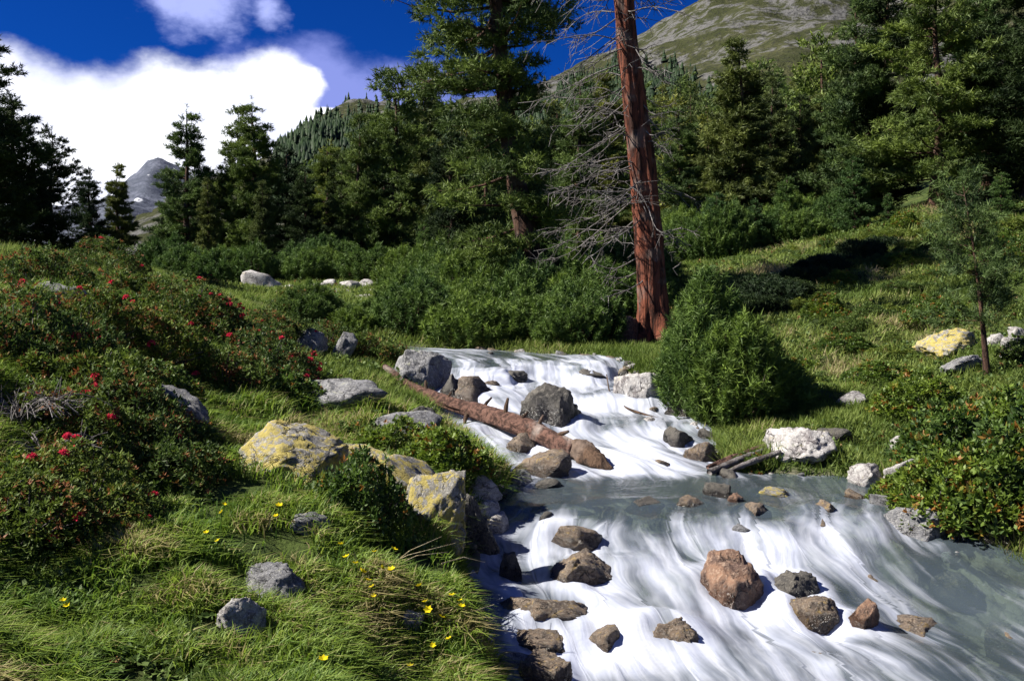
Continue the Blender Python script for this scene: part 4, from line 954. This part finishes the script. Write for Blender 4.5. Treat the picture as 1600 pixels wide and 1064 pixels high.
for i in range(80):                                             # heath tufts of the right slope
    u = rg.uniform(1230, 1640); Y = rg.uniform(11, 27); x = (u - 800) / F_PX * Y
    wh = ('near the dwarf pine clump' if u < 1330 else 'left of the lichen boulder' if u < 1450 else 'around the lichen boulder') if Y < 16 else ('along the diagonal hollow' if u < 1400 else 'below the bare trunk of the big right pine')
    shrub(HE[i % 2] if i % 3 else BR[i % 2], u, 0, rg.uniform(.4, 1.15), rg.uniform(.4, .95), 'low heath bush on the right slope, ' + wh, 0, 'heath_bush', rg.uniform(0, 6), Y=Y, group='heath bushes, ' + wh)

# slender young pine on the right
x, y, z = hit(1540, 592)
young = conifer(51, 2.35, .50, start=.24, dens=.9, clump=.10, whorl=.13, nb=4, tl=.13, kb=16, bw=.009, lr=.3, rise=.5, droop=.1, shape=.7, lean=(-.32, 0), trunk_r=.035, side=math.pi, keep=.85, mat='needle')
place_tree(young, 'slender young pine with a thin dark stem beside the rubble on the right slope', x, y, H(x, y) - .03, 1, 0)

# bare grey brush at the left edge
def brush(u, v, seed, label, n=34, size=.5):
    x, y, z = hit(u, v); rg = np.random.default_rng(seed); t_ = thing('bare_brush', label, 'brush', (x, y, H(x, y)))
    for b in range(n // 3):
        parts = []
        for i in range(4):
            a = rg.uniform(0, 6.28); l = size * rg.uniform(.6, 1.2); cv = rg.uniform(-.6, .6); od = np.array([math.cos(a), math.sin(a) * .6, 0]); sd = np.array([-od[1], od[0], 0])
            f = lambda q: od * l * q + sd * cv * q * q * l * .5 + np.array([0, 0, .35 * l * math.sin(q * 2.6) + .05])
            parts.append(tube([f(q) for q in np.linspace(0, 1, 7)], np.linspace(.007, .002, 7), 4, False))
            for j in range(4):
                q = rg.uniform(.3, .9); d2 = norm(rg.normal(size=3) + od); parts.append(tube([f(q), f(q) + d2 * l * .25], [.003, .0015], 3, False))
        V, F = join(parts); link('branch', mesh_np('branch', V, F, M['wood_grey']), t_)
brush(30, 680, 3, 'tangle of bare grey twigs at the left edge among the alpenroses', 40, .42)
brush(70, 735, 4, 'smaller fan of bare bleached twigs below the grey tangle', 18, .3)

# ------------------------------------------------------------------ log, driftwood, branches
def px(u, v, Y): return np.array([(u - 800) / F_PX * Y, Y, ZC - (v - HORIZ) / F_PX * Y])
def rough_log(name, label, pts, rad, mat, sides=28, rows=120, seed=1, stubs=(), cat='log'):
    P_ = np.array(pts); k = np.linspace(0, len(P_) - 1, rows); path = np.stack([np.interp(k, range(len(P_)), P_[:, i]) for i in range(3)], 1)
    for _ in range(6): path[1:-1] = (path[:-2] + path[1:-1] * 2 + path[2:]) / 4
    R = np.interp(k, range(len(P_)), rad); V, F = tube(path, R, sides, True); n = rows * sides
    a = np.tile(np.arange(sides) / sides * 2 * np.pi, rows); q = np.repeat(np.arange(rows) / rows * 6, sides); c = np.repeat(path, sides, 0)
    nz_ = fbm(np.stack([np.cos(a) * 2.6, np.sin(a) * 2.6, q * 1.2 + seed], 1), 4, seed); V[:n] = c + (V[:n] - c) * (1 + (nz_ - .5) * .95)[:, None]
    t_ = thing(name, label, cat, tuple(P_[0])); link('trunk', mesh_np('trunk', V - P_[0], F, M[mat], True), t_)
    for (kk, dv, l, r_) in stubs:
        b = path[int(kk * (rows - 1))] - P_[0]; dv = norm(np.array(dv, float)); V, F = tube([b, b + dv * l * .6, b + dv * l + np.array([.01, 0, -.01])], [r_, r_ * .8, r_ * .45], 7, True)
        link('branch_stub', mesh_np('branch_stub', V, F, M['wood_dark'], True), t_)
rough_log('fallen_log', 'fallen reddish log with broken branch stubs lying across the waterfall',
          [px(600, 572, 11.2), px(640, 604, 10.9), px(700, 630, 10.4), px(770, 650, 9.9), px(840, 676, 9.35), px(900, 706, 8.9)], [.03, .058, .074, .086, .088, .085], 'bark_log', seed=4,
          stubs=[(.30, (-.2, .3, 1), .17, .025), (.40, (.3, -.3, 1), .14, .02), (.66, (.1, .2, 1), .24, .028), (.72, (.5, -.2, .8), .18, .022), (.55, (.6, .2, .9), .20, .022), (.80, (.3, 0, 1), .19, .024), (.88, (.5, -.6, .4), .25, .03), (.50, (-.2, -.9, -.5), .25, .03), (.16, (-.3, -.8, -.4), .3, .03)])
rough_log('broken_stump', 'broken root end of the log pointing down into the pool', [px(885, 702, 9.05), px(912, 706, 8.85), px(935, 722, 8.6), px(956, 734, 8.5)], [.085, .105, .075, .02], 'wood_dark', rows=60, seed=9, stubs=[(.35, (.3, -.2, 1), .09, .04)], cat='stump')
for i, (a, b, r_, lb) in enumerate([((1108, 738, 8.5), (1228, 694, 9.0), .035, 'thickest weathered driftwood pole on the right bank'), ((1120, 728, 8.6), (1240, 680, 9.1), .025, 'upper thin driftwood pole on the right bank'), ((1140, 736, 8.5), (1220, 706, 8.8), .028, 'lower short driftwood pole on the right bank'), ((1105, 730, 8.7), (1190, 700, 9.0), .022, 'middle thin driftwood pole on the right bank')]):
    g0, g1 = hit(a[0], a[1] + 3)[1], hit(b[0], b[1] + 5)[1]; p0, p1 = px(a[0], a[1], g0 - .02), px(b[0], b[1], g1 - .05); rough_log('driftwood_pole', lb, [p0, (p0 * .6 + p1 * .4) + np.array([0, 0, .012]), p1], [r_ * .8, r_, r_ * .7], 'bark_log' if i % 2 else 'wood_grey', sides=12, rows=40, seed=20 + i, cat='driftwood')
rough_log('bare_branch', 'thin dark bent branch hanging into the right side of the waterfall', [px(948, 585, 11.2), px(952, 615, 11.0), px(975, 637, 10.7), px(1020, 652, 10.4), px(1070, 668, 10.2), px(1130, 666, 10.1)], [.006, .009, .012, .014, .018, .022], 'wood_dark', sides=8, rows=40, seed=30, cat='branch')
rough_log('grey_root', 'grey dead stick lying on the right slope below the lichen boulder', [px(1400, 608, 11.6), px(1440, 590, 11.9), px(1475, 572, 12.2)], [.02, .03, .03], 'wood_grey', sides=10, rows=30, seed=33, cat='stick')
for i, (a, b, Y) in enumerate([((560, 905), (712, 848), 4.9), ((600, 892), (700, 862), 5.0), ((640, 1006), (772, 944), 4.6), ((690, 880), (758, 878), 5.1), ((590, 900), (690, 838), 4.95)]):
    p0, p1 = px(*a, Y), px(*b, Y + .15); mid = (p0 + p1) / 2 + np.array([0, 0, .03]); V, F = tube([p0, mid, p1], [.0032, .0026, .0014], 5, True)
    o = link('dry_grass_stalk', mesh_np('dry_grass_stalk', V - p0, F, M['straw']), None, tuple(p0)); tag(o, ['longest dry straw leaning over the bank edge beside the yellow flowers', 'short dry straw next to the longest one', 'lowest dry straw reaching out over the white water', 'level dry straw sticking out by the black rock', 'steep dry straw crossing the longest one'][i], 'straw')

# ------------------------------------------------------------------ yellow flowers
FL = [(664,940),(669,953),(690,964),(718,938),(706,930),(721,947),(597,887),(611,890),(640,1040),(505,1030),(104,946),(98,938),(340,845),(346,800),(585,862),(615,858),(555,880),(574,906),(581,917),(583,931),(541,870),(701,998),(431,806),(436,790),(350,788),(322,832),(676,1008),(566,893),(532,850),(655,915)]
for i, (u, v) in enumerate(FL):
    x, y, z = hit(u, v + 38); zt = ZC - (v - HORIZ) / F_PX * y; g = H(x, y)
    side = 'right' if u > 500 else 'left'
    lb = 'yellow buttercup in the cluster at the edge of the grassy bank' if u > 500 else ('yellow buttercup at the left of the foreground grass' if u < 200 else 'pale yellow buttercup in the grass below the largest lichen boulder')
    t_ = thing('buttercup', lb, 'flower', (x, y, g), random.uniform(0, 6), 1, 'buttercups ' + ('at the bank edge' if u > 500 else 'in the left grass' if u < 200 else 'below the lichen boulder'))
    hgt = max(zt - g, .06); V, F = tube([(0, 0, -.02), (.01, 0, hgt * .5), (0, 0, hgt)], [.003, .0025, .002], 5, False); link('stem', mesh_np('stem', V, F, M['stem']), t_)
    link('petals', YEL, t_, (0, 0, hgt), (random.uniform(-.2, .9), random.uniform(-.5, .5), 0), random.uniform(.8, 1.3) if u > 400 else .8)

# ------------------------------------------------------------------ grass and ground cover (uncountable)
def blades_grass(x, y, ln, wd, lean, tint, rg, seg=2):
    n = len(x); z = samp(GH, x, y); a = rg.uniform(0, 2 * np.pi, n); hd = np.stack([np.cos(a), np.sin(a), a * 0], 1); up = np.array([0, 0, 1.0])
    b = np.stack([x, y, z - .012], 1); sd = np.stack([-np.sin(a + rg.normal(size=n)), np.cos(a), a * 0], 1) * (wd * .5)[:, None]
    le = (lean * rg.uniform(.2, 1.3, n))[:, None]; L1 = ln[:, None]
    m_ = b + up * L1 * .55 + hd * L1 * le * .28; e = b + up * L1 * (1 - .38 * le) + hd * L1 * le * .95
    if seg == 1:
        V = np.stack([b - sd, b + sd, e], 1).reshape(-1, 3); F = np.arange(n * 3).reshape(-1, 3); return V, F, np.repeat(tint, 3)
    V = np.stack([b - sd, b + sd, m_ + sd * .8, m_ - sd * .8, e], 1).reshape(-1, 3); k = np.arange(n)[:, None] * 5
    F = np.concatenate([k + [0, 1, 2], k + [0, 2, 3], k + [3, 2, 4]]); return V, F, np.repeat(tint, 5)
rg = np.random.default_rng(77)
def scatter(n, xlo, xhi, ylo, yhi, cond):
    y = ylo * (yhi / ylo) ** rg.uniform(0, 1, n); x = rg.uniform(xlo, xhi, n) * y; k = cond(x, y); return x[k], y[k]
gd_ok = lambda lo: (lambda x, y: samp(GD, x, y) > lo)
x, y = scatter(190000, -.62, .05, 2.6, 9.5, lambda x, y: (samp(GD, x, y) > .05) & (x < .3))
pn = fbm2(x, y, 1.1, 3, 61); pn2 = fbm2(x, y, 4.5, 2, 63); keep = (pn * .55 + pn2 * .45 + rg.normal(size=len(x)) * .05) > .39
x, y, pn, pn2 = x[keep], y[keep], pn[keep], pn2[keep]
dry = sstep(fbm2(x, y, 1.7, 3, 65), .54, .68) * .38; tint = np.clip((pn2 - .35) * 1.5 + rg.normal(size=len(x)) * .24 + .10 + dry, 0, 1)
V, F, tn = blades_grass(x, y, (.05 + .13 * pn2 + .06 * rg.random(len(x))) * (.75 + .5 * sstep(y, 5, 8)),   .0047 + .00066 * y, .85 + pn * .6, tint, rg)
stuff(link('bank_grass', mesh_np('bank_grass', V, F, M['grass'], False, {'tint': tn})), 'lush green grass covering the left bank', 'grass')
x, y = scatter(290000, .02, .95, 4.5, 34, lambda x, y: (samp(GD, x, y) > .05) & ((x > 1.4) | (y > 12)))
pn = fbm2(x, y, .5, 3, 71); pn2 = fbm2(x, y, 2.4, 2, 73); tint = np.clip((pn2 - .3) * 1.3 + rg.normal(size=len(x)) * .2 + (pn - .5) * 2.2 + .14, 0, 1)
V, F, tn = blades_grass(x, y, (.03 + .20 * np.clip(pn2 - .15, 0, 1) + .0035 * y), .006 + .0010 * y, .8 + pn * .5, tint, rg, 1)
stuff(link('slope_grass', mesh_np('slope_grass', V, F, M['grass_slope'], False, {'tint': tn})), 'pale green grass of the right slope and bank', 'grass')
x, y = scatter(150000, -.62, .20, 9.0, 34, gd_ok(.05))
pn = fbm2(x, y, .5, 3, 75); pn2 = fbm2(x, y, 2.0, 2, 76); tint = np.clip((pn2 - .35) * 1.3 + rg.normal(size=len(x)) * .2 + .12, 0, 1)
V, F, tn = blades_grass(x, y, (.06 + .13 * pn2 + .003 * y), .006 + .0010 * y, .8 + pn * .5, tint, rg, 1)
stuff(link('meadow_grass', mesh_np('meadow_grass', V, F, M['grass_slope'], False, {'tint': tn})), 'green grass of the meadow beyond the left slope', 'grass')
x, y = scatter(36000, -.62, .62, 3.2, 32, lambda x, y: (samp(GD, x, y) > .12) & (fbm2(x, y, .9, 3, 81) > np.where(x > 1.5, .46, .53)) & ~((x > -1.6) & (x < .6) & (y < 6) & (fbm2(x, y, 2.2, 2, 83) < .56)))
P_ = np.stack([x, y, samp(GH, x, y) + rg.uniform(.0, .05, len(x)) + .002 * y], 1); A_ = norm(np.stack([x * 0, x * 0, x * 0 + 1], 1) + rg.normal(size=(len(x), 3)) * .35)
V, F = leaves(P_, A_, 5, 1.0, 1.0, rg); V = V.reshape(-1, 5, 4, 3); sc_l = (.020 + .0018 * y)[:, None, None, None]
V = (P_[:, None, None] + (V - P_[:, None, None]) * np.array([1, 1, 1]) * sc_l * 1.0).reshape(-1, 3)
stuff(link('heath_cover', mesh_np('heath_cover', V, F, M['heath'], False, {'tint': np.repeat(np.clip(rg.normal(.5, .25, len(x)), 0, 1), 20)})), 'low heath leaves covering the ground between the shrubs', 'ground cover')
